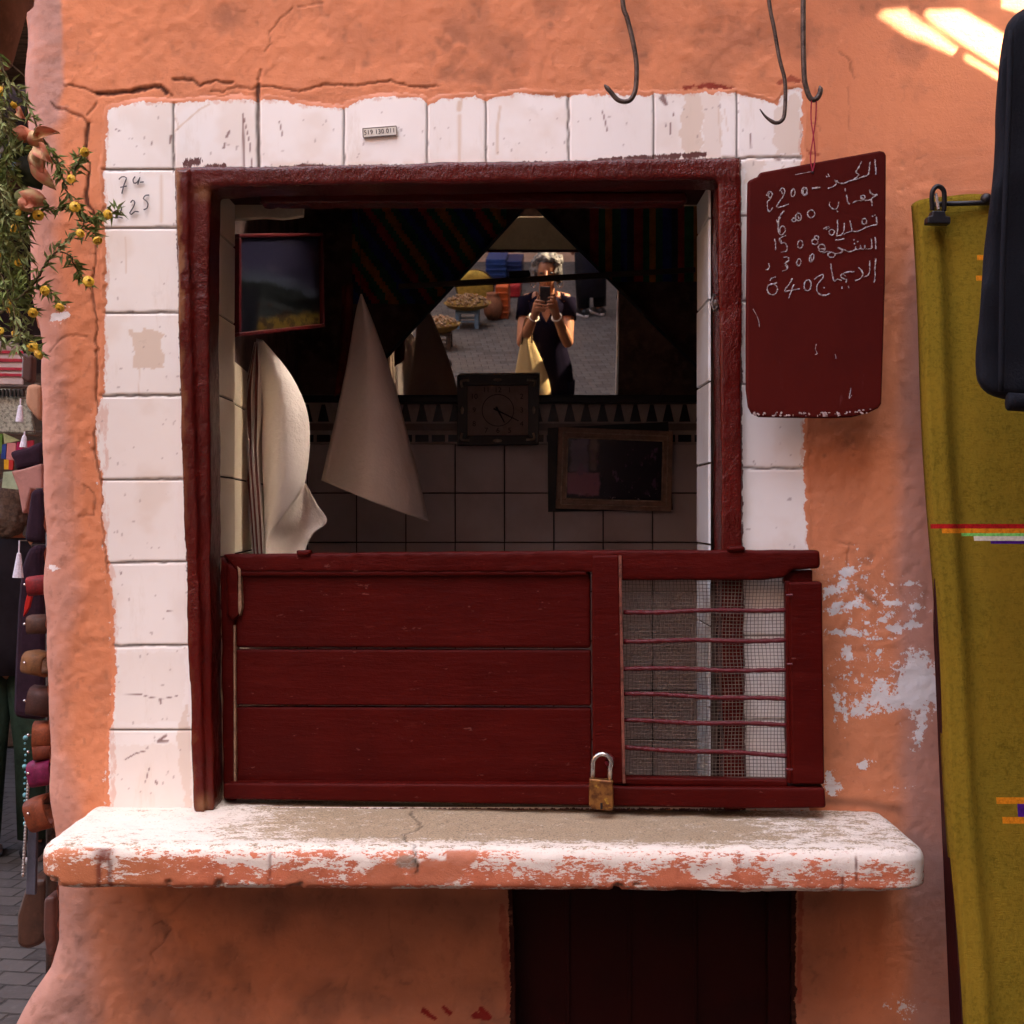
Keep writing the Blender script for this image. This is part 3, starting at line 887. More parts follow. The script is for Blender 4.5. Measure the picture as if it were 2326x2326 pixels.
# counter slab
CT = CAM_H - 0.5335
cs = MB()
plan = []
xa, xb, yf, yb, rr = -0.758, 0.668, -0.272, 0.19, 0.055
def tilt(xv):
    return 0.006 * (0 - xv)
for i in range(9):
    an = math.pi + (math.pi / 2) * i / 8
    plan.append((xa + rr + rr * math.cos(an), yf + rr + rr * math.sin(an)))
for i in range(9):
    an = 1.5 * math.pi + (math.pi / 2) * i / 8
    plan.append((xb - rr + rr * math.cos(an), yf + rr + rr * math.sin(an)))
plan = [(xa, yb)] + plan + [(xb, yb)]
def ring(off, z):
    out = []
    cxm, cym = (xa + xb) / 2, 0.0
    for px_, py_ in plan:
        sx = 1 - off / abs(px_ - cxm) if abs(px_ - cxm) > .3 else 1
        out.append(Vector((cxm + (px_ - cxm) * sx, py_ + (off if py_ < -.02 else 0) * min(1, abs(py_) / .272), z)))
    return out
prof = [(0.010, -0.068), (0.0, -0.060), (0.0, -0.018), (0.0035, -0.009), (0.010, -0.003), (0.020, 0.0)]
rings = [ring(o, CT + z) for o, z in prof]
vs = [v for r_ in rings for v in r_]
n0 = len(plan)
fs = []
for i in range(len(rings) - 1):
    for j in range(n0):
        k = (j + 1) % n0
        fs.append((i * n0 + j, i * n0 + k, (i + 1) * n0 + k, (i + 1) * n0 + j))
fs.append(tuple(range(n0)))
fs.append(tuple((len(rings) - 1) * n0 + j for j in range(n0 - 1, -1, -1)))
cs.add(vs, fs)
me_c = remeshed(cs, 0.0036, 2, 0.4)
co, no = mesh_np(me_c)
nb, nc, nd = fbm(co, 16, 4, 41), fbm(co, 60, 3, 42), fbm(co, 160, 2, 43)
h = co[:, 2] - CT
dsp = (nb - .5) * .006 + (nc - .5) * .0022
chip = sstep(.60, .72, fbm(co, 26, 3, 44)) * sstep(-.048, -.062, h)
dsp -= chip * .012
co2 = co + no * dsp[:, None]
co2[:, 2] += -0.006 * co[:, 0] - 0.004 * sstep(0.1, 0.65, co[:, 0]) * 0
crk = np.exp(-(np.abs(co[:, 0] - (-0.165 + 0.012 * np.sin(co[:, 1] * 40) + (nc - .5) * .02)) / .0022) ** 2) * (co[:, 1] < -.02) * (h > -.04)
co2 -= no * (crk * .004)[:, None]
set_np(me_c, co2)
topz = sstep(-.012, -.002, h) * (no[:, 2] > .5)
ne = fbm(co, 230, 2, 48)
sand = (1 - np.abs((co[:, 0] + .03) / .50) ** 3).clip(0) * .74 * sstep(-.262, -.19, co[:, 1]) + (nb - .5) * .45 + .25 * sstep(.05, .3, co[:, 0]) * sstep(-.27, -.2, co[:, 1]) + .22
sand = np.maximum(sand, .44 * np.exp(-((co[:, 1] + .254) / .010) ** 2))
frontm = (h < -.004).astype(float) * (no[:, 2] < .55)
lev = np.interp(co[:, 0], [-.75, -.66, -.5, -.42, -.36, -.2, 0, .15, .3, .5, .62, .66], [-.020, -.012, -.016, -.030, -.016, -.022, -.014, -.016, -.024, -.030, -.030, -.05])
oran = .50 + (lev - h) / .095 + (nb - .5) * .6 - .42 * np.exp(-((h + .066) / .006) ** 2)
frontm = sstep(-.003, -.007, h)
patch = np.zeros(len(co))
for px_, w_, z_ in [(-.20, .035, -.045), (-.12, .05, -.038), (-.335, .03, -.058), (-.08, .03, -.01)]:
    patch = np.maximum(patch, sstep(.45, .55, np.exp(-(((co[:, 0] - px_) / w_) ** 2 + ((h - z_) / .025) ** 2)) + (nc - .5) * .25) * frontm)
cem = np.clip(chip * 1.2 + .9 * sstep(.45, .6, np.exp(-(((co[:, 0] + .165) / .022) ** 2 + ((h + .022) / .012) ** 2)) + (nc - .5) * .5) * frontm, 0, 1)
drip = np.zeros(len(co))
for px_, w_, t_, b_ in [(-.655, .004, -.006, -.07), (-.638, .004, -.006, -.07), (-.648, .016, -.004, -.026), (.523, .003, -.04, -.07), (-.385, .002, -.01, -.06), (.36, .0015, -.006, -.03), (.545, .0015, -.01, -.05)]:
    drip = np.maximum(drip, np.exp(-((co[:, 0] - px_ + (nc - .5) * .006) / w_) ** 2) * sstep(b_ - .004, b_ + .004, h) * sstep(t_ + .004, t_ - .004, h) * frontm)
for k_, a_ in dict(topm=topz, frontm=frontm, sand=sand, orange=oran, patch=patch, cement=cem, drip=np.clip(drip, 0, 1), crack=np.clip(crk, 0, 1), left=sstep(-.45, -.62, co[:, 0]) * frontm).items():
    attr(me_c, k_, a_)
cm = NM("chipped painted concrete", (0.70, 0.62, 0.54), 0.62, 0, 0.3)
cm.layer(cm.rng(cm.noise(20, 5, .7), 0.5, 0.75), (0.60, 0.50, 0.45), amt=.6)
oq_ = cm.math('ADD', cm.attr('orange'), cm.math('MULTIPLY', cm.math('SUBTRACT', cm.noise(30, 7, .78, (.45, 1, 1.2)), .5), 3.4))
oq_ = cm.math('ADD', oq_, cm.math('MULTIPLY', cm.math('SUBTRACT', cm.noise(170, 4, .78, (.5, 1, 1.3)), .5), 2.2))
oq_ = cm.math('MULTIPLY', cm.rng(oq_, .50, .60), cm.attr('frontm'))
cm.layer(oq_, (0.52, 0.135, 0.055), amt=.95)
cm.layer(cm.math('MULTIPLY', cm.rng(cm.noise(24, 4, .6), .5, .65), oq_), (0.40, 0.105, 0.05), amt=.7)
cm.layer(cm.math('MULTIPLY', cm.attr('left'), oq_), (0.40, 0.15, 0.06), amt=.6)
cm.layer(cm.attr("patch"), (0.46, 0.15, 0.075), amt=.95)
cm.layer(cm.rng(cm.noise(180, 4, .75), 0.6, 0.72), (0.34, 0.13, 0.075), amt=.25)
cm.layer(cm.attr("cement"), (0.24, 0.18, 0.13), amt=.9)
sq_ = cm.math('ADD', cm.attr('sand'), cm.math('MULTIPLY', cm.math('SUBTRACT', cm.noise(48, 7, .8, (.6, 1, 1)), .5), 2.6))
sq_ = cm.math('ADD', sq_, cm.math('MULTIPLY', cm.math('SUBTRACT', cm.noise(260, 3, .78, (.7, 1, 1)), .5), 1.9))
sq_ = cm.math('MULTIPLY', cm.rng(sq_, .42, .62), cm.attr('topm'))
cm.layer(sq_, (0.36, 0.265, 0.165), amt=.95)
sp_ = cm.math('MULTIPLY', sq_, cm.rng(cm.noise(330, 2, .6), 0.5, 0.62))
cm.layer(sp_, (0.13, 0.095, 0.065), amt=.75)
cm.layer(cm.attr("drip"), (0.11, 0.018, 0.01), amt=.9)
cm.layer(cm.attr("crack"), (0.08, 0.055, 0.04), amt=.9)
cm.bump(cm.noise(50, 5, .65), 0.45, 0.004).bump(cm.noise(320, 3, .7), 0.5, 0.002)
part("counter", me_c, cm.m, stall, smooth=True)

# enamel number plate and pencil sums on the tiles
def text_mesh(body, size, depth=0.0006):
    cv = bpy.data.curves.new("txt", 'FONT')
    cv.body = body; cv.size = size; cv.extrude = depth; cv.align_x = 'CENTER'; cv.align_y = 'CENTER'
    o = bpy.data.objects.new("txt", cv)
    COL.objects.link(o)
    dg = bpy.context.evaluated_depsgraph_get(); dg.update()
    me = bpy.data.meshes.new_from_object(o.evaluated_get(dg))
    bpy.data.objects.remove(o)
    return me
npl = MB()
npl.prismp([(824, 292), (900, 286), (901, 306), (825, 312)], -0.0095, -0.004)
plate = part("number_plate", npl, simple("cream plate", (0.70, 0.66, 0.58), .5, .1, 30), stall, bevel=.0006)
bd = MB()
bo = [(824, 292), (900, 286), (901, 306), (825, 312)]
for i in range(4):
    a, b = P(*bo[i], -0.0096), P(*bo[(i + 1) % 4], -0.0096)
    bd.tube([a, b], .0008, 6)
part("plate_edge", bd, simple("plate edge", (.16, .13, .11), .5, .1), plate)
tm = text_mesh("519 130 011", 0.0112, 0.0002)
tm.transform(Matrix.Translation(P(862, 299, -0.0102)) @ Matrix.Rotation(R(4.5), 4, 'Y').inverted() @ Matrix.Rotation(R(90), 4, 'X'))
part("plate_digits", tm, simple("black digits", (.03, .025, .03), .5, .1), plate)

def strokes(mb, lists, f, rad, rnd=None, n=6, step=0.004):
    """thin hand drawn strokes laid on a surface"""
    for st in lists:
        pts = [f(a, b) for a, b in st]
        out = [pts[0]]
        for i in range(len(pts) - 1):
            p0 = pts[max(i - 1, 0)]; p1 = pts[i]; p2 = pts[i + 1]; p3 = pts[min(i + 2, len(pts) - 1)]
            m = max(2, int((p2 - p1).length / step))
            for j in range(1, m + 1):
                t = j / m
                out.append(0.5 * ((2 * p1) + (p2 - p0) * t + (2 * p0 - 5 * p1 + 4 * p2 - p3) * t * t + (3 * p1 - p0 - 3 * p2 + p3) * t ** 3))
        rs = [rad * (rnd.uniform(.45, 1.25) if rnd else 1) for _ in out]
        if rnd:
            out = [p + Vector((rnd.uniform(-1, 1), 0, rnd.uniform(-1, 1))) * rad * .35 for p in out]
        mb.tube(out, rs, n)
zc = lambda a, b: P(a * .4141, b * .4141, -0.0085)
pn = MB()
strokes(pn, [[(652, 985), (668, 970), (693, 975), (680, 1015), (668, 1062)], [(660, 1028), (695, 1020)],
             [(742, 968), (730, 985), (735, 1004), (752, 1000), (766, 978)], [(768, 972), (762, 992), (755, 1012)], [(768, 1000), (788, 998)],
             [(640, 1142), (655, 1128), (668, 1145), (652, 1175), (632, 1198), (650, 1190), (672, 1196)],
             [(716, 1112), (728, 1098), (740, 1112), (728, 1142), (712, 1168), (722, 1175), (740, 1160), (760, 1162)],
             [(818, 1070), (798, 1072), (786, 1090), (800, 1100), (812, 1118), (806, 1142), (788, 1150)]], zc, .0011)
part("pencil_sums", pn, simple("grey pencil", (.10, .095, .11), .7, .2), stall)
# ---------------------------------------------------------------- hinged hatch panel standing on the counter
def PP(px, py, off=0.0):
    a = (px - CX) / FPX
    d = (2.3033 - off) / (1 + 0.0864 * a)
    return Vector((a * d, d - CAM_D, CAM_H - (py - CX) / FPX * d))
NRM = Vector((-0.0864, -1, 0)).normalized()
hb = PP(1190, 1825)
hatch = empty("hatch_panel", (hb.x, hb.y, CT), "maroon plank hatch panel with a wire mesh window, standing on the counter", "hatch")
def slab(name, poly, off, th, parent, mat=M_MAROON, bevel=.004, rough_=0.0, label=None, seed=0):
    f = [PP(a, b, off) for a, b in poly]
    mb = MB().prism(f, [p - NRM * th for p in f])
    if rough_:
        me = roughen(remeshed(mb, 0.004, 2, .5), rough_, 30, 3, seed)
        if mat is M_LUMP:
            attr(me, "worn", np.zeros(len(me.vertices)))
        return part(name, me, mat, parent, label, smooth=True)
    return part(name, mb, mat, parent, label, bevel=bevel, seg=3)
slab("top_rail", [(504, 1259), (700, 1257), (1000, 1254), (1410, 1250), (1862, 1250), (1864, 1290), (1846, 1292), (1800, 1296), (1780, 1312), (1735, 1318), (1410, 1319), (1340, 1299), (540, 1300)], .024, .034, hatch, rough_=.0012, seed=2)
slab("left_stile", [(500, 1262), (532, 1280), (536, 1820), (506, 1820), (502, 1500)], .012, .03, hatch, rough_=.002, seed=3)
M_SPLIT = simple("bare split wood", (0.30, 0.17, 0.10), 0.7, .4, 40, .4)
slab("split_edge", [(530, 1420), (534, 1420), (536, 1812), (531, 1816)], .0165, .02, hatch, M_SPLIT, .001)
slab("split_edge", [(538, 1284), (546, 1292), (549, 1380), (544, 1400), (541, 1390), (541, 1300)], .0245, .02, hatch, M_SPLIT, .001)
slab("splinter_board", [(512, 1276), (540, 1284), (544, 1398), (526, 1412), (514, 1400)], .0225, .02, hatch, rough_=.0015, seed=4)
slab("plank", [(534, 1298), (1341, 1298), (1342, 1473), (534, 1471)], .012, .02, hatch, bevel=.006)
slab("plank", [(534, 1475), (1342, 1477), (1343, 1604), (535, 1602)], .010, .02, hatch, bevel=.004)
slab("plank", [(535, 1606), (1343, 1608), (1344, 1784), (536, 1780)], .008, .02, hatch, bevel=.004)
slab("moulding_strip", [(536, 1296), (1334, 1296), (1336, 1308), (536, 1309)], .022, .012, hatch, bevel=.004)
slab("middle_stile", [(1344, 1262), (1406, 1261), (1412, 1500), (1416, 1782), (1346, 1780)], .026, .04, hatch, bevel=.004)
slab("edge_strip", [(1405, 1262), (1412, 1262), (1421, 1780), (1414, 1780)], .0275, .03, hatch, simple("scuffed maroon edge", (0.19, 0.06, 0.04), .5, .5, 60), .001)
slab("right_stile", [(1792, 1323), (1868, 1322), (1873, 1782), (1799, 1782)], .030, .04, hatch, bevel=.004)
slab("inner_stile", [(1784, 1320), (1796, 1320), (1800, 1782), (1788, 1780)], .024, .03, hatch, bevel=.003)
slab("rail_stub", [(1780, 1296), (1846, 1294), (1847, 1330), (1780, 1330)], .010, .03, hatch, rough_=.002, seed=8)
slab("lower_rail", [(1410, 1766), (1790, 1772), (1790, 1790), (1410, 1784)], .022, .03, hatch, bevel=.004)
slab("bottom_rail", [(506, 1779), (1345, 1783), (1420, 1788), (1874, 1790), (1877, 1836), (1700, 1838), (1200, 1828), (506, 1816)], .034, .055, hatch, bevel=.005)
slab("hinge_lug", [(672, 1250), (706, 1249), (704, 1263), (674, 1264)], .03, .02, hatch, rough_=.001, seed=5)
slab("hinge_lug", [(1651, 1241), (1692, 1240), (1694, 1252), (1652, 1254)], .032, .02, hatch, rough_=.001, seed=6)
M_WIRE = simple("dull zinc wire", (0.20, 0.16, 0.13), 0.5, .4, 50, 0, metal=.3)
wm = MB()
rw = random.Random(4)
sag = lambda a, b: 3.0 * math.sin((a - 1418) / 60.0) * math.sin((b - 1318) / 75.0) + 2.2 * math.sin(b / 40.0 + a / 90.0)
NXW, NYW = 46, 57
for i in range(NXW + 1):
    a = 1414 + (1792 - 1414) * i / NXW
    wm.tube([PP(a + sag(a, b) + .5 * math.sin(b * .8 + i), b, .004 + .0009 * ((j % 2) * 2 - 1)) for j, b in enumerate(np.linspace(1312, 1774, 28))], .00050, 4, cap=False)
for j in range(NYW + 1):
    b = 1312 + (1774 - 1312) * j / NYW
    wm.tube([PP(a, b + .8 * sag(b, a) * .5, .004) for a in np.linspace(1414, 1794, 24)], .00050, 4, cap=False)
part("wire_mesh", wm, M_WIRE, hatch)
bar_l = [(1391, 1385), (1456, 1455), (1518, 1524), (1576, 1589), (1637, 1647), (1699, 1716)]
M_BAR = NM("maroon painted rod", (0.085, 0.006, 0.009), .3, 0, .25)
M_BAR.layer(M_BAR.rng(M_BAR.noise(160, 3), .6, .7), (.17, .055, .065), amt=.6)
M_BAR.bump(M_BAR.noise(170, 3), .7, .004)
for k, (l, r_) in enumerate(bar_l):
    b = MB()
    pts = [PP(a, l + (r_ - l) * t + 1.6 * math.sin(t * 9 + k), .016) for t, a in ((t, 1416 + (1790 - 1416) * t) for t in np.linspace(0, 1, 30))]
    b.tube(pts, [.0041 + .0006 * math.sin(i * 2.3 + k) for i in range(30)], 8)
    part("bar", b, M_BAR.m, hatch, smooth=True)
for st in ([(1786, 1352), (1800, 1351)], [(1788, 1509), (1800, 1508)], [(1784, 1747), (1800, 1748)]):
    b = MB(); b.tube([PP(*st[0], .034), PP(*st[1], .036)], .002, 6)
    part("staple", b, M_BAR.m, hatch)
hs = MB()
hs.tube([PP(1378, 1722, .026), PP(1384, 1716, .034), PP(1391, 1722, .040), PP(1390, 1735, .040), PP(1382, 1738, .034), PP(1378, 1732, .026)], .0035, 8)
part("hasp_ring", hs, M_BAR.m, hatch, smooth=True)

# padlock
lk = PP(1364, 1845, .05)
lock = empty("padlock", lk, "small rusty brass padlock with a bright steel shackle hanging on the hatch", "padlock")
M_BRASS = NM("rusty brass", (0.30, 0.14, 0.04), .42, .75)
M_BRASS.layer(M_BRASS.rng(M_BRASS.noise(60, 5), .42, .62), (0.13, 0.05, 0.02))
M_BRASS.layer(M_BRASS.rng(M_BRASS.noise(45, 4, .6, (1, 1, 1), (3, 1, 2)), .56, .66), (0.60, 0.38, 0.06))
M_BRASS.bump(M_BRASS.noise(180, 4), .3)
M_STEEL = simple("bright steel", (0.55, 0.52, 0.50), .25, .2, 60, .1, metal=.9)
bd = MB()
f = [PP(a, b, .066) for a, b in [(1338, 1769), (1392, 1774), (1394, 1838), (1388, 1844), (1345, 1838), (1338, 1832)]]
bd.prism(f, [p - NRM * .019 for p in f])
lb = part("lock_body", bd, M_BRASS.m, lock, bevel=.003, seg=3)
kh = MB(); kh.tube([PP(1366, 1838, .0665), PP(1366, 1824, .0665)], .002, 8)
part("keyway", kh, M_BLACK, lb)
sh = MB()
pts = [PP(1346, 1774, .056), PP(1347, 1745, .056)] + [PP(1368 - 21 * math.cos(t), 1735 - 22 * math.sin(t), .056) for t in np.linspace(.1, math.pi - .1, 11)] + [PP(1386, 1745, .056), PP(1385, 1777, .056)]
sh.tube(pts, .0042, 10)
part("shackle", sh, M_STEEL, lock, smooth=True)

# ---------------------------------------------------------------- hooks, chalk board
def smooth_pts(pts, n=6):
    out = []
    for i in range(len(pts) - 1):
        p0 = pts[max(i - 1, 0)]; p1 = pts[i]; p2 = pts[i + 1]; p3 = pts[min(i + 2, len(pts) - 1)]
        for j in range(n):
            t = j / n
            out.append(0.5 * ((2 * p1) + (p2 - p0) * t + (2 * p0 - 5 * p1 + 4 * p2 - p3) * t * t + (3 * p1 - p0 - 3 * p2 + p3) * t ** 3))
    out.append(pts[-1])
    return out
def hook(pix, y, r, label, tip):
    pts = smooth_pts([P(a, b, y) for a, b in pix])
    n = len(pts)
    m = MB().tube(pts, [r if i < n - tip else r * (1 - .72 * (i - n + tip + 1) / tip) for i in range(n)], 10)
    return solo("meat_hook", m, M_IRON, label, "hook", "iron hooks hanging above the window", smooth=True)
z2 = lambda l, off: [(a * .4141 + off, b * .4141) for a, b in l]
hook(z2([(1540, -900), (1562, -400), (1580, 0), (1605, 100), (1635, 220), (1655, 340), (1656, 430), (1648, 500), (1625, 545), (1590, 558), (1550, 545), (1515, 505), (1480, 465)], 760), -.12, .0042,
     "bent iron hook farthest from the chalk board", 3)
hook(z2([(470, -900), (505, -400), (533, 0), (560, 150), (590, 320), (618, 430), (623, 520), (617, 630), (600, 664), (570, 674), (540, 660), (510, 635), (483, 598)], 1526), -.12, .0034,
     "thin iron hook dangling empty between two others", 14)
hook(z2([(716, -900), (720, -400), (721, 0), (721, 220), (727, 420), (740, 490), (758, 535), (778, 548), (800, 535), (815, 500), (812, 470)], 1526), -.12, .0046,
     "thick straight iron hook carrying the red string of the board", 4)
hr = MB().tube([P(1000, -375, -.12), P(2000, -372, -.12)], .012, 10)
solo("hook_rail", hr, M_IRON, "iron rail above the window from which the hooks hang", "rail")

BYY = -.105
zb8 = lambda a, b, y=BYY: P(a * .326 + 1660, b * .326 + 330, y)
bo = [(122, 245), (188, 214), (205, 187), (560, 122), (800, 78), (1040, 35), (1072, 40), (1085, 66), (1083, 500), (1080, 900), (1068, 1300), (1056, 1700), (1052, 1800), (1030, 1832), (960, 1864), (850, 1893), (700, 1900), (400, 1897), (200, 1892), (150, 1868), (125, 1820), (110, 1700), (110, 1300), (114, 900), (118, 500)]
f = [zb8(a, b) for a, b in bo]
bx = sum((p.x for p in f)) / len(f)
board = empty("chalk_board", (bx, BYY, min(p.z for p in f)), "maroon wooden price board with chalk Arabic writing hanging from a hook by red string", "board")
mb = MB().prism(f, [p + Vector((0, .014, 0)) for p in f])
bm_ = NM("matt maroon board paint", (0.066, 0.0058, 0.0040), .6, 0, .06)
bm_.layer(bm_.rng(bm_.noise(6, 5), .4, .7), (0.052, 0.0048, 0.0036))
bm_.layer(bm_.rng(bm_.noise(30, 5, .7, (1.4, 1, .3)), .64, .80), (0.16, 0.055, 0.055), amt=.45)
bm_.layer(bm_.rng(bm_.noise(110, 3, .7, (1.2, 1, .3)), .73, .78), (0.30, 0.2, 0.19), amt=.5)
bm_.bump(bm_.noise(60, 4, .6, (1, 1, .3)), .25)
part("slate", mb, bm_.m, board, bevel=.004, seg=3)
wear = MB()
rq = random.Random(9)
for i in range(70):
    a = rq.uniform(150, 1000); b = 1875 + rq.uniform(-14, 12) - (max(a - 800, 0) * .14)
    p = zb8(a, b, BYY - .0005)
    wear.ball(p, (rq.uniform(.0008, .003), .0006, rq.uniform(.0006, .002)), 6, 4)
part("chipped_edge", wear, simple("chipped pale paint", (.42, .30, .28), .7, .3, 80), board)
ch = NM("white chalk", (0.46, 0.42, 0.42), .95)
ch.layer(ch.rng(ch.noise(300, 3, .75), .42, .6), (.12, .05, .05), amt=.85)
M_CHALK = ch.m
def ell(cx, cy, rx, ry, a0=0.0, n=14, rot=0.0):
    return [(cx + rx * math.cos(a0 + 2 * math.pi * i / n) * math.cos(rot) - ry * math.sin(a0 + 2 * math.pi * i / n) * math.sin(rot),
             cy + rx * math.cos(a0 + 2 * math.pi * i / n) * math.sin(rot) + ry * math.sin(a0 + 2 * math.pi * i / n) * math.cos(rot)) for i in range(n + 1)]
ST = [
    # line 1
    [(1005, 98), (1008, 150), (1011, 203)], [(972, 118), (966, 165), (958, 205), (935, 218)], [(912, 112), (896, 145), (876, 178), (872, 192), (892, 200), (880, 220), (855, 238)], [(935, 216), (905, 226), (860, 240), (820, 252), (780, 266), (745, 258), (740, 245)],
    [(795, 300), (798, 320)], [(722, 240), (734, 262), (726, 280), (702, 294), (676, 302)], [(678, 200), (685, 220)], [(668, 215), (672, 222)],
    [(567, 298), (598, 294), (626, 297)], [(566, 302), (610, 299)],
    [(250, 352), (256, 332), (272, 322), (288, 336), (284, 358), (268, 380), (254, 398), (256, 430), (262, 458), (278, 458), (292, 436)], [(268, 330), (262, 352), (272, 366)],
    [(342, 318), (352, 300), (370, 302), (376, 322), (368, 350), (346, 385), (320, 428), (350, 430), (402, 410)], [(352, 318), (362, 340)],
    ell(434, 332, 13, 26, .5, rot=.15), ell(514, 322, 19, 28, .2), ell(517, 324, 12, 20, .9),
    # line 2
    [(966, 308), (975, 332), (990, 342), (1022, 346)], [(1022, 346), (990, 364), (978, 376), (985, 400), (985, 424)], [(978, 378), (940, 384), (905, 360), (925, 348), (935, 362), (915, 384), (880, 388), (848, 404)], [(905, 372), (930, 376)],
    [(806, 345), (810, 372), (816, 398), (828, 410)], [(690, 394), (688, 420), (704, 438), (728, 446), (746, 428), (752, 392)], [(738, 458), (746, 464)],
    [(372, 456), (350, 482), (334, 512), (328, 560), (334, 605), (352, 626), (378, 604), (378, 575), (358, 562), (342, 585), (346, 612)], [(318, 520), (332, 548)], [(348, 500), (330, 540), (336, 590)],
    ell(472, 500, 20, 25, .2), ell(440, 520, 14, 12, 1), [(468, 490), (474, 512)], ell(560, 478, 26, 26, .4, rot=.3),
    # line 3
    [(1012, 498), (1018, 530), (1016, 552), (985, 560), (945, 570)], [(985, 492), (990, 496)], [(1002, 484), (1006, 488)], ell(930, 532, 16, 20), [(945, 570), (910, 590), (870, 602), (842, 596)], [(830, 525), (838, 560), (842, 596), (808, 608), (785, 622)],
    [(792, 540), (786, 600), (770, 626), (738, 632)], [(742, 520), (745, 580), (738, 632)], ell(704, 606, 18, 20), [(648, 582), (664, 574), (684, 566)], [(662, 586), (690, 574)], [(728, 662), (760, 658), (790, 652)],
    [(306, 652), (312, 690), (314, 730)], [(384, 628), (342, 648), (348, 680), (376, 680), (394, 708), (386, 738), (350, 744)], [(350, 655), (352, 688)], ell(484, 690, 17, 28, .3, rot=.1), ell(586, 672, 20, 20, .3), ell(598, 645, 14, 14, .2),
    # line 4
    [(1006, 640), (1010, 680), (1010, 722)], [(978, 650), (984, 690), (978, 718), (938, 722)], [(936, 695), (930, 720), (910, 722), (904, 700), (898, 724), (874, 726), (868, 706)], [(858, 655), (860, 664)], [(884, 668), (886, 676)], [(860, 682), (862, 688)],
    [(868, 728), (830, 742), (790, 728), (745, 712), (780, 735), (760, 752), (720, 756)], ell(702, 764, 24, 18), [(690, 744), (668, 740), (640, 752)], ell(634, 716, 24, 26, .5), [(612, 724), (650, 722)],
    [(370, 782), (398, 780), (404, 804), (380, 824), (398, 842), (388, 868), (360, 874)], [(380, 832), (392, 856)], ell(474, 816, 13, 25, .4, rot=.2), ell(564, 786, 13, 30, .3, rot=.3), [(552, 764), (566, 806)],
    [(264, 822), (268, 850), (256, 866), (242, 866)],
    # line 5
    [(1012, 788), (1004, 850), (1006, 910), (998, 955)], [(968, 806), (968, 870), (958, 905), (928, 918)], [(890, 850), (914, 880), (918, 906), (898, 930), (866, 944)], [(860, 882), (820, 882), (785, 892), (766, 912), (786, 930), (806, 934), (802, 958)], [(780, 900), (800, 912)],
    [(698, 822), (702, 870), (712, 920), (722, 946), (745, 934), (772, 944)], [(580, 938), (610, 914), (642, 902), (644, 922), (618, 950), (600, 985), (606, 1025), (640, 1048), (690, 1036)], [(646, 990), (652, 996)], [(776, 985), (774, 1000)], [(820, 978), (822, 994)],
    [(272, 944), (284, 926), (314, 918)], ell(290, 1004, 36, 38, -.8), [(258, 978), (322, 958)], [(428, 930), (404, 972), (376, 1016), (424, 1010), (480, 1000)], [(440, 970), (420, 1020), (404, 1068)], ell(536, 976, 24, 38, .4, rot=.15),
]
idx_ = [0, 16, 28, 47, 68, len(ST)]
lines_ = [[], [], [], [], []]
for st_k in ST:
    my = sum(q_[1] for q_ in st_k) / len(st_k)
    mx_ = sum(q_[0] for q_ in st_k) / len(st_k)
    base = [(1005, 150), (1005, 365), (1005, 545), (1005, 690), (1005, 880)]
    slope = [(280, 390), (345, 545), (345, 690), (370, 830), (290, 1000)]
    best = min(range(5), key=lambda i_: abs(my - (slope[i_][1] + (base[i_][1] - slope[i_][1]) * (mx_ - slope[i_][0]) / (base[i_][0] - slope[i_][0]))))
    lines_[best].append(st_k)
for ln_ in lines_:
    cm_ = MB()
    strokes(cm_, ln_, lambda a, b: zb8(a, b, BYY - .0006), .00120, random.Random(5), 5, .0018)
    part("chalk_line", cm_, M_CHALK, board)
sc_ = MB()
strokes(sc_, [[(155, 1140), (190, 1210), (200, 1268)], [(596, 1385), (590, 1420), (602, 1450), (588, 1458)], [(728, 1455), (734, 1488)], [(838, 1690), (824, 1765), (842, 1740)], [(450, 205), (560, 184)]],
        lambda a, b: zb8(a, b, BYY - .0003), .0006, random.Random(6), 5, .003)
part("scratch_marks", sc_, M_CHALK, board)  # scratches on the board, drawn in the chalk material
hp = P(1526 + 778 * .4141, 552 * .4141, -.12)
nail = zb8(570, 188, BYY - .002)
sg = MB()
for s_ in (-1, 1):
    sg.tube(smooth_pts([hp + Vector((.004 * s_, -.003, .003)), hp.lerp(nail, .25) + Vector((.004 * s_, 0, 0)), hp.lerp(nail, .55) + Vector((-.001 * s_, -.002, 0)), hp.lerp(nail, .8) + Vector((-.004 * s_, 0, 0)), nail]), .0011, 6)
part("string", sg, simple("dark pink string", (0.36, 0.03, 0.06), .8, .3, 80), board)
nh = MB(); nh.ball(nail, .0022, 8, 6)
part("nail_hole", nh, M_BLACK, board)

# ---------------------------------------------------------------- paper sheets, pictures, clock, mirror
def loft(A, B, n, bulge, m=40, lean=0.0):
    """sheet between two edge curves; bulge(u, v) pushes it in y"""
    A, B = smooth_pts([Vector(a) for a in A], 8), smooth_pts([Vector(b) for b in B], 8)
    ia, ib = np.linspace(0, len(A) - 1, m), np.linspace(0, len(B) - 1, m)
    gp = lambda L, t: L[int(t)].lerp(L[min(int(t) + 1, len(L) - 1)], t - int(t))
    rows = []
    for k in range(m):
        a, b = gp(A, ia[k]), gp(B, ib[k])
        rows.append([a.lerp(b, j / n) + Vector((0, bulge(j / n, k / (m - 1)), 0)) for j in range(n + 1)])
    fl_ = [p for r_ in rows for p in r_]
    nz_ = (fbm(np.array([p[:] for p in fl_]), 9, 3, 77) - .5) * .010 + (np.abs(fbm(np.array([p[:] for p in fl_]), 5, 2, 78) - .5)) * .018
    k_ = 0
    for r_ in rows:
        for p in r_:
            p.y += nz_[k_]; k_ += 1
    return MB().grid(rows)
M_PAPER = NM("white wrapping paper", (0.80, 0.72, 0.66), .8, 0, .2)
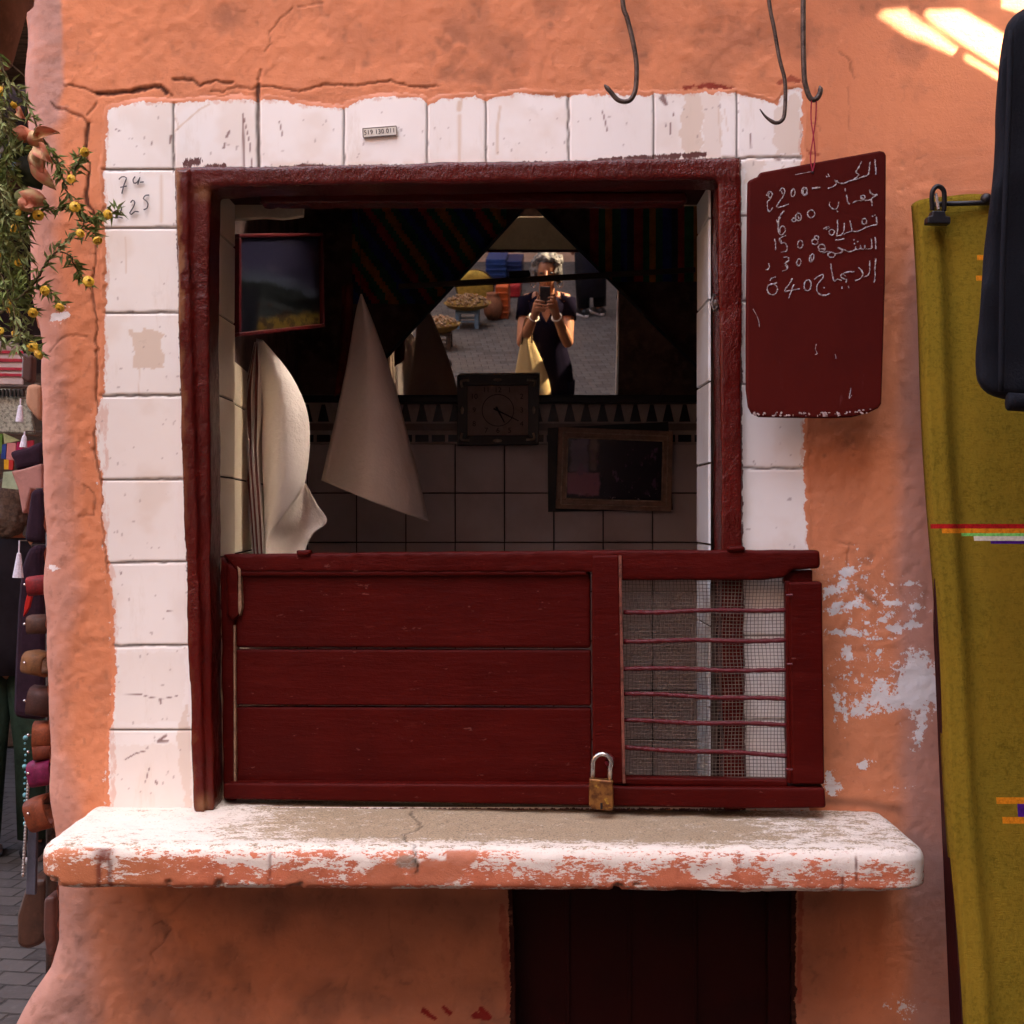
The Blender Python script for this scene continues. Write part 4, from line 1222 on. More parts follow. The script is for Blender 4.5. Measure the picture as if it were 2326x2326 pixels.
M_PAPER.layer(M_PAPER.rng(M_PAPER.noise(5, 4), .4, .7), (.74, .65, .58))
M_PAPER.bump(M_PAPER.noise(7, 6, .7), .6, .014)
M_PAPER = M_PAPER.m
M_PAPER2 = simple("shaded brownish paper edges", (0.30, 0.10, 0.08), .8, .3, 12, .1)  # reddish brown tone for every other sheet of the stack
Z4 = lambda l, y: [P(a * .4141, b * .4141 + 760, y) for a, b in l]
pap = empty("paper_stack", P(590, 1255, .36), "stack of large white wrapping sheets curling down the left inner wall", "paper")
sh1 = loft(Z4([(1405, 20), (1418, 150), (1432, 400), (1440, 700), (1450, 1000), (1456, 1240)], .40), Z4([(1440, 30), (1560, 170), (1648, 320), (1694, 480), (1690, 700), (1655, 850), (1560, 990), (1470, 1110), (1458, 1240)], .36), 14,
           lambda u, v: -.045 * math.sin(math.pi * u) * math.sin(math.pi * min(1, v * 1.1)))
part("paper_sheet", sh1, M_PAPER, pap, smooth=True, solid=.0012)
sh2 = loft(Z4([(1640, 800), (1560, 960), (1480, 1080), (1455, 1150), (1450, 1260)], .40), Z4([(1684, 826), (1735, 925), (1792, 1022), (1715, 1095), (1670, 1185), (1640, 1260)], .43), 10, lambda u, v: .02 * math.sin(math.pi * u))
part("paper_sheet", sh2, M_PAPER, pap, smooth=True, solid=.0012)
for k in range(7):
    t = k / 6
    top, lx = 60 + 250 * (1 - t), 1310 + 105 * t
    A = Z4([(1395 + 18 * t, 40), (lx, top + 120), (lx - 16 + 14 * t, top + 250), (1322 + 90 * t, 620), (1352 + 72 * t, 900), (1388 + 56 * t, 1250)], .44 - .01 * k)
    B = Z4([(1400 + 18 * t, 40), (lx + 26, top + 130), (lx + 14 + 8 * t, top + 300), (1344 + 80 * t, 640), (1370 + 64 * t, 900), (1402 + 50 * t, 1250)], .46 - .01 * k)
    part("paper_sheet", loft(A, B, 4, lambda u, v: .004 * math.sin(9 * v + k)), M_PAPER if k % 2 == 0 else M_PAPER2, pap, smooth=True, solid=.0012)
c2 = loft([P(819, 668, .80), P(806, 720, .79), P(783, 850, .77), P(756, 970, .75), P(729, 1091, .73)], [P(822, 668, .80), P(852, 745, .79), P(884, 838, .77), P(908, 925, .75), P(932, 1020, .74), P(956, 1118, .73), P(970, 1184, .74)], 22,
          lambda u, v: -.10 * math.sin(math.pi * u ** 1.2) * v ** .8 + .05 * max(0, u - .86) / .14 * v)
for i in range(len(c2.v) - 23, len(c2.v)):
    pass
solo("hanging_paper", c2, M_PAPER, "single white paper sheet hanging in a cone inside the window", "paper", smooth=True, solid=.0012)
hgw = MB().tube([P(820, 672, .80), P(818, 560, .82), P(812, 450, .84)], .0012, 6)
solo("paper_string", hgw, M_WOOD, "thin string holding up the hanging cone of paper", "string")
rs_ = loft([P(778, 650, .95), P(772, 760, .95), P(760, 900, .95)], [P(800, 640, .95), P(800, 760, .95), P(788, 880, .95)], 5, lambda u, v: .01 * math.sin(8 * u + 3 * v))
solo("red_cloth_strip", rs_, simple("dull red cloth", (0.16, 0.028, 0.02), .85, .4, 30, .3), "dull red cloth strip hanging behind the paper cone", "cloth", smooth=True, solid=.004)

def framed(name, label, corners, mat_f, fw, th, pic, lipmat=None, cat="picture", extra=None):
    tl_, tr_, br_, bl_ = [Vector(c) for c in corners]
    nrm = (tr_ - tl_).cross(bl_ - tl_).normalized()
    if nrm.y > 0: nrm = -nrm
    base = (bl_ + br_) / 2
    root = empty(name, base, label, cat)
    def at(u, v, n=0.0):
        return (tl_.lerp(tr_, u)).lerp(bl_.lerp(br_, u), v) + nrm * n
    W, Hh = (tr_ - tl_).length, (bl_ - tl_).length
    a, b = fw / W, fw / Hh
    fm = MB()
    for q_ in ([(0, 0), (1, 0), (1, b), (0, b)], [(0, 1 - b), (1, 1 - b), (1, 1), (0, 1)], [(0, b), (a, b), (a, 1 - b), (0, 1 - b)], [(1 - a, b), (1, b), (1, 1 - b), (1 - a, 1 - b)]):
        f = [at(u, v, th) for u, v in q_]
        fm.prism(f, [p - nrm * th for p in f])
    part("frame", fm, mat_f, root, bevel=.002)
    pm = MB().add([at(a * .9, b * .9, th * .45), at(1 - a * .9, b * .9, th * .45), at(1 - a * .9, 1 - b * .9, th * .45), at(a * .9, 1 - b * .9, th * .45),
                   at(a * .9, b * .9, .0005), at(1 - a * .9, b * .9, .0005), at(1 - a * .9, 1 - b * .9, .0005), at(a * .9, 1 - b * .9, .0005)],
                  [(0, 1, 2, 3), (4, 5, 6, 7), (0, 1, 5, 4), (1, 2, 6, 5), (2, 3, 7, 6), (3, 0, 4, 7)])
    o = part("picture", pm, pic, root)
    return root, at, nrm, o
# landscape print: blotches laid out over the sheet by generated coordinates
def landscape():
    n = NM("printed landscape", (0.01575, 0.01440, 0.03375), .3)
    sx = n.t.nodes.new("ShaderNodeSeparateXYZ")
    n.t.links.new(n.tc.outputs['Generated'], sx.inputs[0])
    zz_ = n.math('ADD', sx.outputs[2], n.math('MULTIPLY', n.math('SUBTRACT', n.noise(14, 5), .5), .22))
    n.layer(n.rng(n.noise(9, 4, .6, (1, 1, 2)), .5, .7), (0.04500, 0.03825, 0.05400), amt=.8)
    n.layer(n.rng(zz_, .62, .45), (0.02700, 0.03375, 0.04950))
    n.layer(n.rng(zz_, .47, .43), (0.00540, 0.00720, 0.00810))
    n.layer(n.rng(zz_, .33, .30), (0.02250, 0.02700, 0.02925), amt=.5)
    xz = n.math('ADD', zz_, n.math('MULTIPLY', n.math('SUBTRACT', .62, sx.outputs[0]), .3))
    n.layer(n.rng(xz, .27, .2), (0.09900, 0.06750, 0.01125))
    n.layer(n.math('MULTIPLY', n.rng(zz_, .30, .26), n.rng(n.noise(22, 4, .6, (1, 1, 1), (1, 2, 3)), .5, .6)), (0.02250, 0.01125, 0.00675))
    n.layer(n.math('MULTIPLY', n.rng(sx.outputs[0], .3, .22), n.rng(zz_, .42, .38)), (0.00360, 0.00405, 0.00720))
    return n.m
framed("landscape_picture", "red framed landscape print under a dark sky on the left inner wall",
       [P(530, 532, .25), P(722, 530, .50), P(726, 744, .50), P(530, 766, .25)], simple("red picture frame", (0.085, 0.004, 0.006), .4, .3, 40), .008, .015, landscape())
# photograph-like print in the double brown frame on the back wall
def table_scene():
    n = NM("printed interior scene", (0.026, 0.018, 0.040), .25)
    sx = n.t.nodes.new("ShaderNodeSeparateXYZ")
    n.t.links.new(n.tc.outputs['Generated'], sx.inputs[0])
    X_, Z_ = sx.outputs[0], sx.outputs[2]
    w = n.math('SUBTRACT', n.noise(26, 4), .5)
    Xw = n.math('ADD', X_, n.math('MULTIPLY', w, .10)); Zw = n.math('ADD', Z_, n.math('MULTIPLY', w, .16))
    band = lambda s, a, b, e=.02: n.math('MULTIPLY', n.rng(s, a - e, a + e), n.rng(s, b + e, b - e))
    n.layer(n.math('MULTIPLY', band(Xw, .06, .24), band(Zw, .48, .95)), (0.198, 0.154, 0.264))
    n.layer(n.math('MULTIPLY', band(Xw, .26, .33), band(Zw, .5, .98)), (0.220, 0.154, 0.165))
    n.layer(n.math('MULTIPLY', band(Xw, .02, .35), band(Zw, .12, .46)), (0.440, 0.165, 0.264))
    n.layer(n.math('MULTIPLY', n.rng(n.noise(40, 4, .6, (1, 1, .5), (5, 1, 1)), .58, .66), band(Zw, .1, .8)), (0.220, 0.110, 0.242), amt=.7)
    n.layer(n.math('MULTIPLY', n.rng(n.noise(60, 3, .6, (1, 1, 1), (2, 7, 1)), .66, .7), n.rng(Zw, .35, .2)), (0.484, 0.374, 0.440), amt=.7)
    return n.m
YB = BY - .02
bkp = MB().prismp([(1244, 972), (1518, 958), (1528, 1158), (1245, 1163)], BY - .012, BY - .0125 + .008)
M_BROWNF = simple("brown moulded frame", (0.40, 0.25, 0.19), .45, .3, 30)
rt, at, nr, _ = framed("framed_print", "brown double framed dim print on the tiled back wall right of the clock",
                    [P(1268, 970, YB - .012), P(1528, 980, YB - .012), P(1524, 1162, YB - .004), P(1262, 1155, YB - .004)], M_BROWNF, .030, .012, table_scene())
lp = MB()
for o_, hgt in ((.040, .013), (.075, .0135)):
    pass
for (u0, v0) in ((.045, .06), (.085, .125)):
    cs_ = [at(u0, v0, .0125), at(1 - u0, v0, .0125), at(1 - u0, 1 - v0, .0125), at(u0, 1 - v0, .0125)]
    for i in range(4):
        lp.tube([cs_[i], cs_[(i + 1) % 4]], .0025, 6)
part("gilt_beading", lp, simple("dull gilt", (0.55, 0.40, 0.30), .4, .3, 60), rt)
part("backing_board", bkp, M_BLACK, rt)

# clock
YC = 1.545
ck = empty("wall_clock", P(1130, 1012, YC), "square black clock with dull gilt corners below the mirror", "clock")
fm = MB()
Q = [(1038, 852), (1226, 850), (1224, 1010), (1038, 1012)]
I_ = [(1062, 876), (1200, 875), (1199, 988), (1062, 989)]
for i in range(4):
    j = (i + 1) % 4
    f = [P(*Q[i], YC), P(*Q[j], YC), P(*I_[j], YC + .004), P(*I_[i], YC + .004)]
    fm.prism(f, [p + Vector((0, .03, 0)) for p in f])
part("frame", fm, simple("black brown lacquer", (0.018, 0.010, 0.010), .3, .3, 30), ck, bevel=.002)
dl = MB().prismp([(1060, 874), (1202, 873), (1201, 990), (1060, 991)], YC + .012, YC + .02)
dial = part("dial", dl, simple("browned dial", (0.32, 0.235, 0.21), .5, .2, 12), ck)
M_INK = simple("dark ink", (0.022, 0.014, 0.018), .5, .2)
cc = (1131, 932)
for k in range(1, 13):
    an = math.pi / 2 - k * math.pi / 6
    c_, s_ = math.cos(an), math.sin(an)
    q_ = min(54 / max(abs(c_), 1e-3), 46 / max(abs(s_), 1e-3))
    t_ = text_mesh(str(k), .022)
    t_.transform(Matrix.Translation(P(cc[0] + c_ * q_, cc[1] - s_ * q_, YC + .0108)) @ Matrix.Rotation(R(90), 4, 'X'))
    part("numeral", t_, M_INK, dial)
rg = MB().tube([P(cc[0] + 36 * math.cos(t), cc[1] - 36 * math.sin(t), YC + .0115) for t in np.linspace(0, 2 * math.pi, 40)], .0012, 5)
part("dial_ring", rg, M_INK, dial)
hd = MB().tube([P(cc[0] - 10, cc[1] - 4, YC + .008), P(1178, 956, YC + .008)], [.003, .0016], 6)
part("minute_hand", hd, M_INK, dial)
hd = MB().tube([P(cc[0] - 4, cc[1] - 8, YC + .009), P(1146, 960, YC + .009)], [.0036, .002], 6)
part("hour_hand", hd, M_INK, dial)
M_GILT = simple("tarnished gilt", (0.42, 0.33, 0.26), .35, .4, 60, .2, metal=.3)
for cx_, cy_, sx_, sy_ in ((1050, 864, 1, 1), (1213, 863, -1, 1), (1211, 999, -1, -1), (1050, 1000, 1, -1)):
    m = MB()
    m.tube(smooth_pts([P(cx_, cy_ + 16 * sy_, YC - .002), P(cx_ - 2 * sx_, cy_ + 2 * sy_, YC - .004), P(cx_ + 16 * sx_, cy_, YC - .002)]), .0036, 6)
    part("corner_ornament", m, M_GILT, ck, smooth=True)
for cx_, cy_, h_ in ((1130, 863, 0), (1130, 1001, 0), (1050, 932, 1), (1212, 932, 1)):
    m = MB().ball(P(cx_, cy_, YC - .001), ((.005, .004, .012) if h_ else (.014, .004, .005)), 10, 6)
    part("side_ornament", m, M_GILT, ck, smooth=True)

# mirror: a square of glass set on its corner, cut off along the tile border
def MP(px, py, off=0.0):
    m, _ = mirror_hit(px, py)
    return m + MN * off
mr = empty("wall_mirror", MP(1214, 897), "tilted three cornered mirror on the back wall reflecting the photographer", "mirror")
MPOLY = [(1205, 462), (1500, 756), (1600, 856), (1602, 897), (830, 897), (832, 866), (1000, 686)]
f = [MP(a, b, 0) for a, b in MPOLY]
mm = NM("old mirror glass", (0.64, 0.585, 0.51), .014, 1.0)
mirror = part("glass", MB().prism(f, [p - MN * .004 for p in f]), mm.m, mr)
f2 = [MP(a, b, -.005) for a, b in [(1205, 452), (1500, 747), (1608, 852), (1608, 902), (824, 902), (824, 862), (1000, 676)]]
part("backing", MB().prism(f2, [p - MN * .008 for p in f2]), M_BLACK, mr)
sv = MB().box(P(790, 0, 1.6).x, P(1640, 0, 1.6).x, 1.585, BY - .012, P(0, 915, 1.6).z, P(0, 902, 1.6).z)
solo("mirror_ledge", sv, M_BLACK, "narrow dark ledge under the mirror, topping the tile border", "ledge", bevel=.002)
# striped panels standing in for dim reflections either side of the mirror
def striped(name, label, corners, cols, diag):
    tl_, tr_, br_, bl_ = [Vector(c) for c in corners]
    m = MB()
    nS, nV = 56, 30
    for i in range(nS):
        pass
    rows = [[(tl_.lerp(tr_, j / nS)).lerp(bl_.lerp(br_, j / nS), i / nV) + Vector((0, .006 * math.sin(j * .5), 0)) for j in range(nS + 1)] for i in range(nV + 1)]
    m.grid(rows)
    m.m = [int(((j + diag * i) / 3.3) % len(cols)) for i in range(nV) for j in range(nS)]
    mats = [simple("reflected stripe %d" % k, c, .9, .3, 30, .3) for k, c in enumerate(cols)]
    return solo(name, m, mats, label, "cloth", "striped panels standing in for reflections beside the mirror", solid=.003)
SC = [(0.40, 0.05, 0.05), (0.05, 0.15, 0.08), (0.5, 0.19, 0.04), (0.04, 0.12, 0.08), (0.05, 0.06, 0.25), (0.05, 0.05, 0.08)]
striped("reflected_stripes", "slanting rainbow stripes painted as a dim reflection left of the mirror", [P(800, 440, 1.64), P(1150, 440, 1.64), P(1150, 690, 1.64), P(800, 690, 1.64)], SC, -.9)
striped("reflected_stripes", "upright rainbow stripes painted as a dim reflection right of the mirror", [P(1340, 440, 1.64), P(1620, 440, 1.64), P(1620, 640, 1.64), P(1340, 640, 1.64)], SC, 0)
# slat across the mirror
rl = MB()
a, b = P(905, 650, 1.40), P(1580, 612, 1.40)
dx = (b - a).normalized(); up_ = Vector((0, 0, 1))
rl.hexa([a - up_ * .0075, b - up_ * .0075, b - up_ * .0075 + Vector((0, .012, 0)), a - up_ * .0075 + Vector((0, .012, 0)),
         a + up_ * .0075, b + up_ * .0075, b + up_ * .0075 + Vector((0, .012, 0)), a + up_ * .0075 + Vector((0, .012, 0))])
slt = solo("wooden_slat", rl, M_WOOD, "thin dark wooden slat stretched across the front of the mirror", "slat", bevel=.002)
cl_ = MB().prismp([(1156, 616), (1202, 613), (1203, 628), (1157, 631)], 1.385, 1.41)
part("clip", cl_, M_BLACK, slt, bevel=.002)
# ---------------------------------------------------------------- neighbouring walls; screen, tall block and alley roof added to shape the light
M_REED = simple("weathered brown boards", (0.16, 0.10, 0.065), .85, .5, 5, .4, 60, stretch=(1, 4, .6))
SX = 1.12  # plane of an unseen screen added to block sun and shape its patches
patches = [[(1992, 27), (2056, 21), (2120, 68), (2178, 112), (2168, 124), (2100, 92), (2064, 79)],
           [(2097, 23), (2184, 21), (2225, 42), (2300, 84), (2320, 180), (2265, 148), (2172, 90), (2114, 48)],
           [(2184, 118), (2225, 140), (2300, 182), (2300, 196), (2263, 176), (2193, 134)],
           [(2276, -70), (2430, -70), (2430, 62), (2276, 12)]]
bm = bmesh.new()
def loop(pts):
    vs = [bm.verts.new(p) for p in pts]
    return [bm.edges.new((vs[i], vs[(i + 1) % len(vs)])) for i in range(len(vs))]
es = loop([(SX, -6.0, 0), (SX, -0.005, 0), (SX, -0.005, 12), (SX, -6.0, 12)])
es += loop([(SX, -3.50, 2.2), (SX, -2.97, 2.25), (SX, -2.95, 3.3), (SX, -3.47, 3.35)])  # opening added so that sun reaches the photographer
for pp in patches:
    pts = []
    for a, b in pp:
        w = P(a, b, -0.0045)
        t = (SX - w.x) / SUN.x
        q_ = w + SUN * t
        pts.append((SX, q_.y, q_.z))
    es += loop(pts)
from mathutils.geometry import delaunay_2d_cdt
bm.verts.index_update()
v2 = [Vector((v.co.y, v.co.z)) for v in bm.verts]
e2 = [(e.verts[0].index, e.verts[1].index) for e in bm.edges]
bm.free()
loops_ = []
k_ = 4
for L_n in [4] + [len(p_) for p_ in patches]:
    loops_.append([(v2[i].x, v2[i].y) for i in range(k_, k_ + L_n)])
    k_ += L_n
ov, oe, of_, _, _, _ = delaunay_2d_cdt(v2, e2, [], 0, 1e-6)
keep = []
for f_ in of_:
    c_ = sum((ov[i] for i in f_), Vector((0, 0))) / len(f_)
    if not any(in_poly(np.array([c_.x]), np.array([c_.y]), lp_)[0] for lp_ in loops_):
        keep.append(tuple(f_))
me = bpy.data.meshes.new("sun_screen")
me.from_pydata([(SX, v.x, v.y) for v in ov], [], keep)
me.update()
solo("sun_screen", me, M_REED, "tall unseen board screen added on the right to block the sun, its gaps shaping sun patches", "screen", solid=.004)
scr = bpy.data.objects["sun_screen"]
sb = MB()
for k in range(62):
    z_ = 2.16 + k * .0205
    sb.box(SX - .0012, SX + .0012, -3.60, -2.90, z_, z_ + .0105)
part("dimming_slats", sb, M_REED, scr)  # added to thin the sun falling on the photographer
M_FACADE = simple("ochre pink facade", (0.62, 0.42, 0.30), .9, .25, 2, .3, 30)
M_FACADE2 = simple("brown shop facade", (0.20, 0.12, 0.085), .9, .35, 2, .3, 30)
def building(name, label, x0, x1, y0, y1, h, mat, face, doors):
    root = empty(name, ((x0 + x1) / 2, (y0 + y1) / 2, 0), label, "building")
    part("wall", MB().box(x0, x1, y0, y1, 0, h), mat, root)
    part("roof", MB().box(x0 - .1, x1 + .1, y0 - .1, y1 + .1, h + .003, h + .2), M_FACADE2, root)
    for (a, b, z0, z1) in doors:
        m = MB()
        if face == 'y+': m.box(a, b, y1 - .02, y1 + .05, z0, z1)
        elif face == 'y-': m.box(a, b, y0 - .05, y0 + .02, z0, z1)
        elif face == 'x+': m.box(x1 - .02, x1 + .05, a, b, z0, z1)
        else: m.box(x0 - .05, x0 + .02, a, b, z0, z1)
        part("door" if z0 < .3 else "window", m, M_WOOD, root, bevel=.01)
    return root
building("shade_building", "tall unseen pink building added on the right to shade the street behind the viewer", 1.15, 6, -16, -5.9, 12, M_FACADE, 'x-', [(-7.6, -6.4, 0.01, 2.2), (-10.6, -9.4, 0.01, 2.3), (-9.1, -8.1, 1, 2.2)])  # unseen block added to keep sun off the mirrored street
building("far_building", "long ochre building closing the street behind the viewer", -9, 1.1, -20, -13.2, 13, M_FACADE, 'y+', [(-6, -4.6, .01, 2.4), (-3, -1.4, .01, 2.4), (-.6, .6, 1.0, 2.2)])
building("left_building", "low brown shop row on the left of the street", -10, -5.6, -15.5, 1.2, 5.5, M_FACADE2, 'x+', [(-12, -10.5, .01, 2.3), (-9, -7.4, .01, 2.3), (-5, -3.4, .01, 2.3), (-2, -.6, .01, 2.3)])
building("alley_building", "dark shop building at the far end of the alley", -9, -0.95, 5.6, 9, 9.0, simple("dark alley wall", (.035, .022, .022), .9, .5, 3, .3), 'y-', [(-3.4, -2.2, .01, 2.3)])
aw = MB()
for k in range(9):
    x0_ = -5.4 + k * .5
    aw.hexa([(x0_, .75, 4.0 + .02 * (k % 3)), (x0_ + .49, .75, 4.0 + .02 * (k % 3)), (x0_ + .49, 5.5, 4.05), (x0_, 5.5, 4.05), (x0_, .75, 4.02 + .02 * (k % 3)), (x0_ + .49, .75, 4.02 + .02 * (k % 3)), (x0_ + .49, 5.5, 4.07), (x0_, 5.5, 4.07)])
solo('alley_shade_roof', aw, M_REED, 'dark board roof added over the left alley to keep it dim', 'roof')  # cover added to cut the sky light in the alley
bq = MB().box(-4.6, -1.55, 4.9, 5.5, 3.3, 3.55)
solo("red_beam", bq, simple("dull red beam", (.13, .03, .028), .7, .3, 10), "dull red wooden beam high up in the dark alley", "beam")

# ---------------------------------------------------------------- blanket, clip hanger, dark garment
def dye_mat():
    n = NM("mustard wool", (0.170, 0.114, 0.011), .95, 0, .05)
    n.layer(n.rng(n.noise(120, 3, .7), .45, .7), (0.102, 0.067, 0.006), amt=.8)
    n.layer(n.rng(n.noise(5, 3), .4, .7), (0.21, 0.128, 0.012), amt=.6)
    n.bump(n.noise(420, 2, .6, (1, 1, .25)), .6, .002).bump(n.noise(420, 2, .6, (.25, 1, 1)), .6, .002)
    return n.m
DY = [dye_mat(), simple("red wool", (.33, .008, .008), .95, .3, 200, .5), simple("orange wool", (.58, .19, .008), .95, .3, 200, .5), simple("green wool", (.18, .50, .10), .95, .3, 200, .5),
      simple("white wool", (.55, .50, .40), .95, .2, 200, .5), simple("purple wool", (.055, .008, .15), .95, .3, 200, .5)]
bl = MB()
zs = np.concatenate([np.linspace(CAM_H + .533, CAM_H - .0, 60, endpoint=False), np.linspace(CAM_H - .0, CAM_H - .075, 30, endpoint=False), np.linspace(CAM_H - .075, CAM_H - 1.25, 120)])
us = np.concatenate([[-.012, -.006, -.002], np.linspace(.0, .32, 90), np.linspace(.33, .38, 4)])
def by(z):
    return -0.195 - 0.155 * (CAM_H - z) * (1.25 if z < CAM_H else 1.0)
rows, info = [], []
for z in zs:
    row = []
    for u in us:
        f_ = .007 * math.exp(-((u - .022) / .012) ** 2) - .006 * math.exp(-((u - .05) / .02) ** 2) * (1 if z > CAM_H - .2 else .3) + .0018 * math.sin(u * 26 + z * 2)
        yv = by(z) - f_ + (abs(u) * 2.4 if u < 0 else 0)
        row.append(Vector((.697 + max(u, -.004) + .002 * math.sin(z * 11) - (0 if u > 0 else 0), yv, z + .010 * math.sin(u * 18) * math.exp(-((z - CAM_H - .533) / .05) ** 2))))
    rows.append(row)
bl.grid(rows)
bl.m = []
for i in range(len(zs) - 1):
    for j in range(len(us) - 1):
        p = rows[i][j]
        d = p.y + CAM_D
        px, py = CX + p.x / d * FPX, CX - (p.z - CAM_H) / d * FPX
        mi = 0
        yr = py - (px - 2110) * 0.004
        if 1189 < yr < 1198 and px > 2110: mi = 1
        elif 1198 <= yr < 1208 and px > 2136: mi = 2
        elif 1207 <= yr < 1217 and px > 2178: mi = 3
        elif 1217 <= yr < 1225 and px > 2210: mi = 4
        elif 1225 <= yr < 1234 and px > 2246: mi = 5
        elif abs(py - 583) < 4 and px > 2204 + abs(py - 583) * 4: mi = 2
        elif abs(py - 625) < 3 and px > 2208 + abs(py - 625) * 4: mi = 2
        elif abs(py - 1815) < 6 and px > 2255 + abs(py - 1812) * 4: mi = 2
        elif abs(py - 1855) < 5 and px > 2262 + abs(py - 1858) * 4: mi = 2
        elif (abs(py - 1829) < 4 or abs(py - 1842) < 4) and px > 2306: mi = 5
        bl.m.append(mi)
solo("wool_blanket", bl, DY, "mustard wool blanket with a red, orange, green and purple stripe hung by a clip", "blanket", smooth=True, solid=.004)
bdm = MB()
pr = []
for z in np.linspace(CAM_H - .1, CAM_H - 1.25, 14):
    pr.append((by(z) + .012, z))
fa = [Vector((.690, yv, z)) for yv, z in pr] + [Vector((.690, -.205 - .13 * (CAM_H - .23 - z), z)) for yv, z in reversed(pr[1:])]
bdm.prism(fa, [p + Vector((.36, 0, 0)) for p in fa])
solo("leaning_board", bdm, M_DARKRED, "dark maroon wedge board leaning behind the mustard blanket", "board", bevel=.004)
hg = empty("clip_hanger", P(2190, 462, -.13), "black clip hanger bar holding up the mustard blanket", "hanger")
m = MB().tube([P(2120, 464, -.13), P(2330, 458, -.13)], .0045, 8); m.ball(P(2240, 452, -.13), .010, 10, 8)
part("bar", m, M_BLACK, hg, smooth=True)
m = MB()
m.tube(smooth_pts([P(2118, 478, -.14), P(2117, 440, -.145), P(2127, 424, -.147), P(2138, 426, -.147), P(2145, 440, -.145), P(2144, 480, -.14)]), .0042, 8)
cg = part("clip", m, M_BLACK, hg, smooth=True)
m = MB().prismp([(2118, 478), (2147, 478), (2149, 490), (2160, 492), (2160, 508), (2107, 507), (2107, 492), (2117, 489)], -.158, -.138)
part("clip_jaw", m, M_BLACK, cg, bevel=.002)
m = MB().tube([P(2126, 440, -.146), P(2132, 476, -.152)], .0028, 6)
part("clip_spring", m, M_STEEL, cg)

gm = MB()
ol = [(2278, 62), (2268, 150), (2262, 250), (2257, 345), (2244, 470), (2236, 560), (2226, 700), (2216, 820), (2214, 862), (2224, 888), (2246, 902), (2290, 912), (2500, 916), (2900, 905), (2900, 20), (2330, 12), (2296, 30)]
gm.prism([P(a, b, -.60) for a, b in ol], [P(a + 6, b, -.50) for a, b in ol])
me = remeshed(gm, .012, 10, .6)
co, no = mesh_np(me)
fold = .020 * np.sin(co[:, 0] * 38 + co[:, 2] * 3 + 3 * fbm(co, 3, 2, 3)) * sstep(.03, .12, co[:, 0] - .66) + (fbm(co, 9, 3, 5) - .5) * .022
co[:, 1] += fold
set_np(me, co)
nv = NM("dark navy cloth", (0.0028, 0.0032, 0.0065), .85, 0, .2)
nv.layer(nv.rng(nv.noise(12, 4), .4, .7), (.004, .005, .009))
nv.bump(nv.noise(300, 3), .4)
gmo = solo("hanging_garment", me, nv.m, "dark navy garment hanging in front of the blanket at the right edge", "garment", smooth=True)
m = MB().tube(smooth_pts([P(2290, 912, -.62), P(2420, 918, -.62), P(2600, 914, -.62)]), .012, 8)
part("hem", m, nv.m, gmo, smooth=True)
for sx_ in (2300, 2420):
    m = MB().tube(smooth_pts([P(sx_ - 4, 70, -.612), P(sx_ - 10, 300, -.618), P(sx_ - 22, 600, -.622), P(sx_ - 26, 890, -.615)]), .004, 6)
    part("seam", m, nv.m, gmo, smooth=True)

# ---------------------------------------------------------------- flowering plant hanging at the left corner
M_LEAF = NM("dusty green leaf", (0.19, 0.245, 0.075), .6, 0, .12)
M_LEAF.layer(M_LEAF.rng(M_LEAF.noise(14, 3), .4, .65), (0.27, 0.30, 0.14))
M_LEAF.layer(M_LEAF.rng(M_LEAF.noise(31, 2, .5, (1, 1, 1), (4, 2, 1)), .55, .7), (0.11, 0.13, 0.05))
M_LEAF = M_LEAF.m
M_STEM = simple("grey green stem", (0.13, 0.105, 0.055), .8, .3, 40, .2)
M_YEL = NM("yellow petal", (0.72, 0.46, 0.03), .6)
M_YEL.layer(M_YEL.rng(M_YEL.noise(160, 3), .45, .65), (0.52, 0.28, 0.018))
M_YEL = M_YEL.m
M_BRACT = NM("faded salmon bract", (0.55, 0.19, 0.11), .7)
M_BRACT.layer(M_BRACT.rng(M_BRACT.noise(40, 3), .42, .6), (0.50, 0.33, 0.16))
M_BRACT.layer(M_BRACT.rng(M_BRACT.noise(60, 3, .5, (1, 1, 1), (3, 3, 3)), .6, .7), (0.36, 0.07, 0.03))
M_BRACT = M_BRACT.m
PYd = -.33
Z1 = lambda l, y=PYd: [P(a * .4141, b * .4141, y) for a, b in l]
plant = empty("flowering_plant", P(20, 830, PYd), "yellow flowered shrub with small narrow leaves and faded salmon blooms at the left corner", "plant")
rp = random.Random(11)
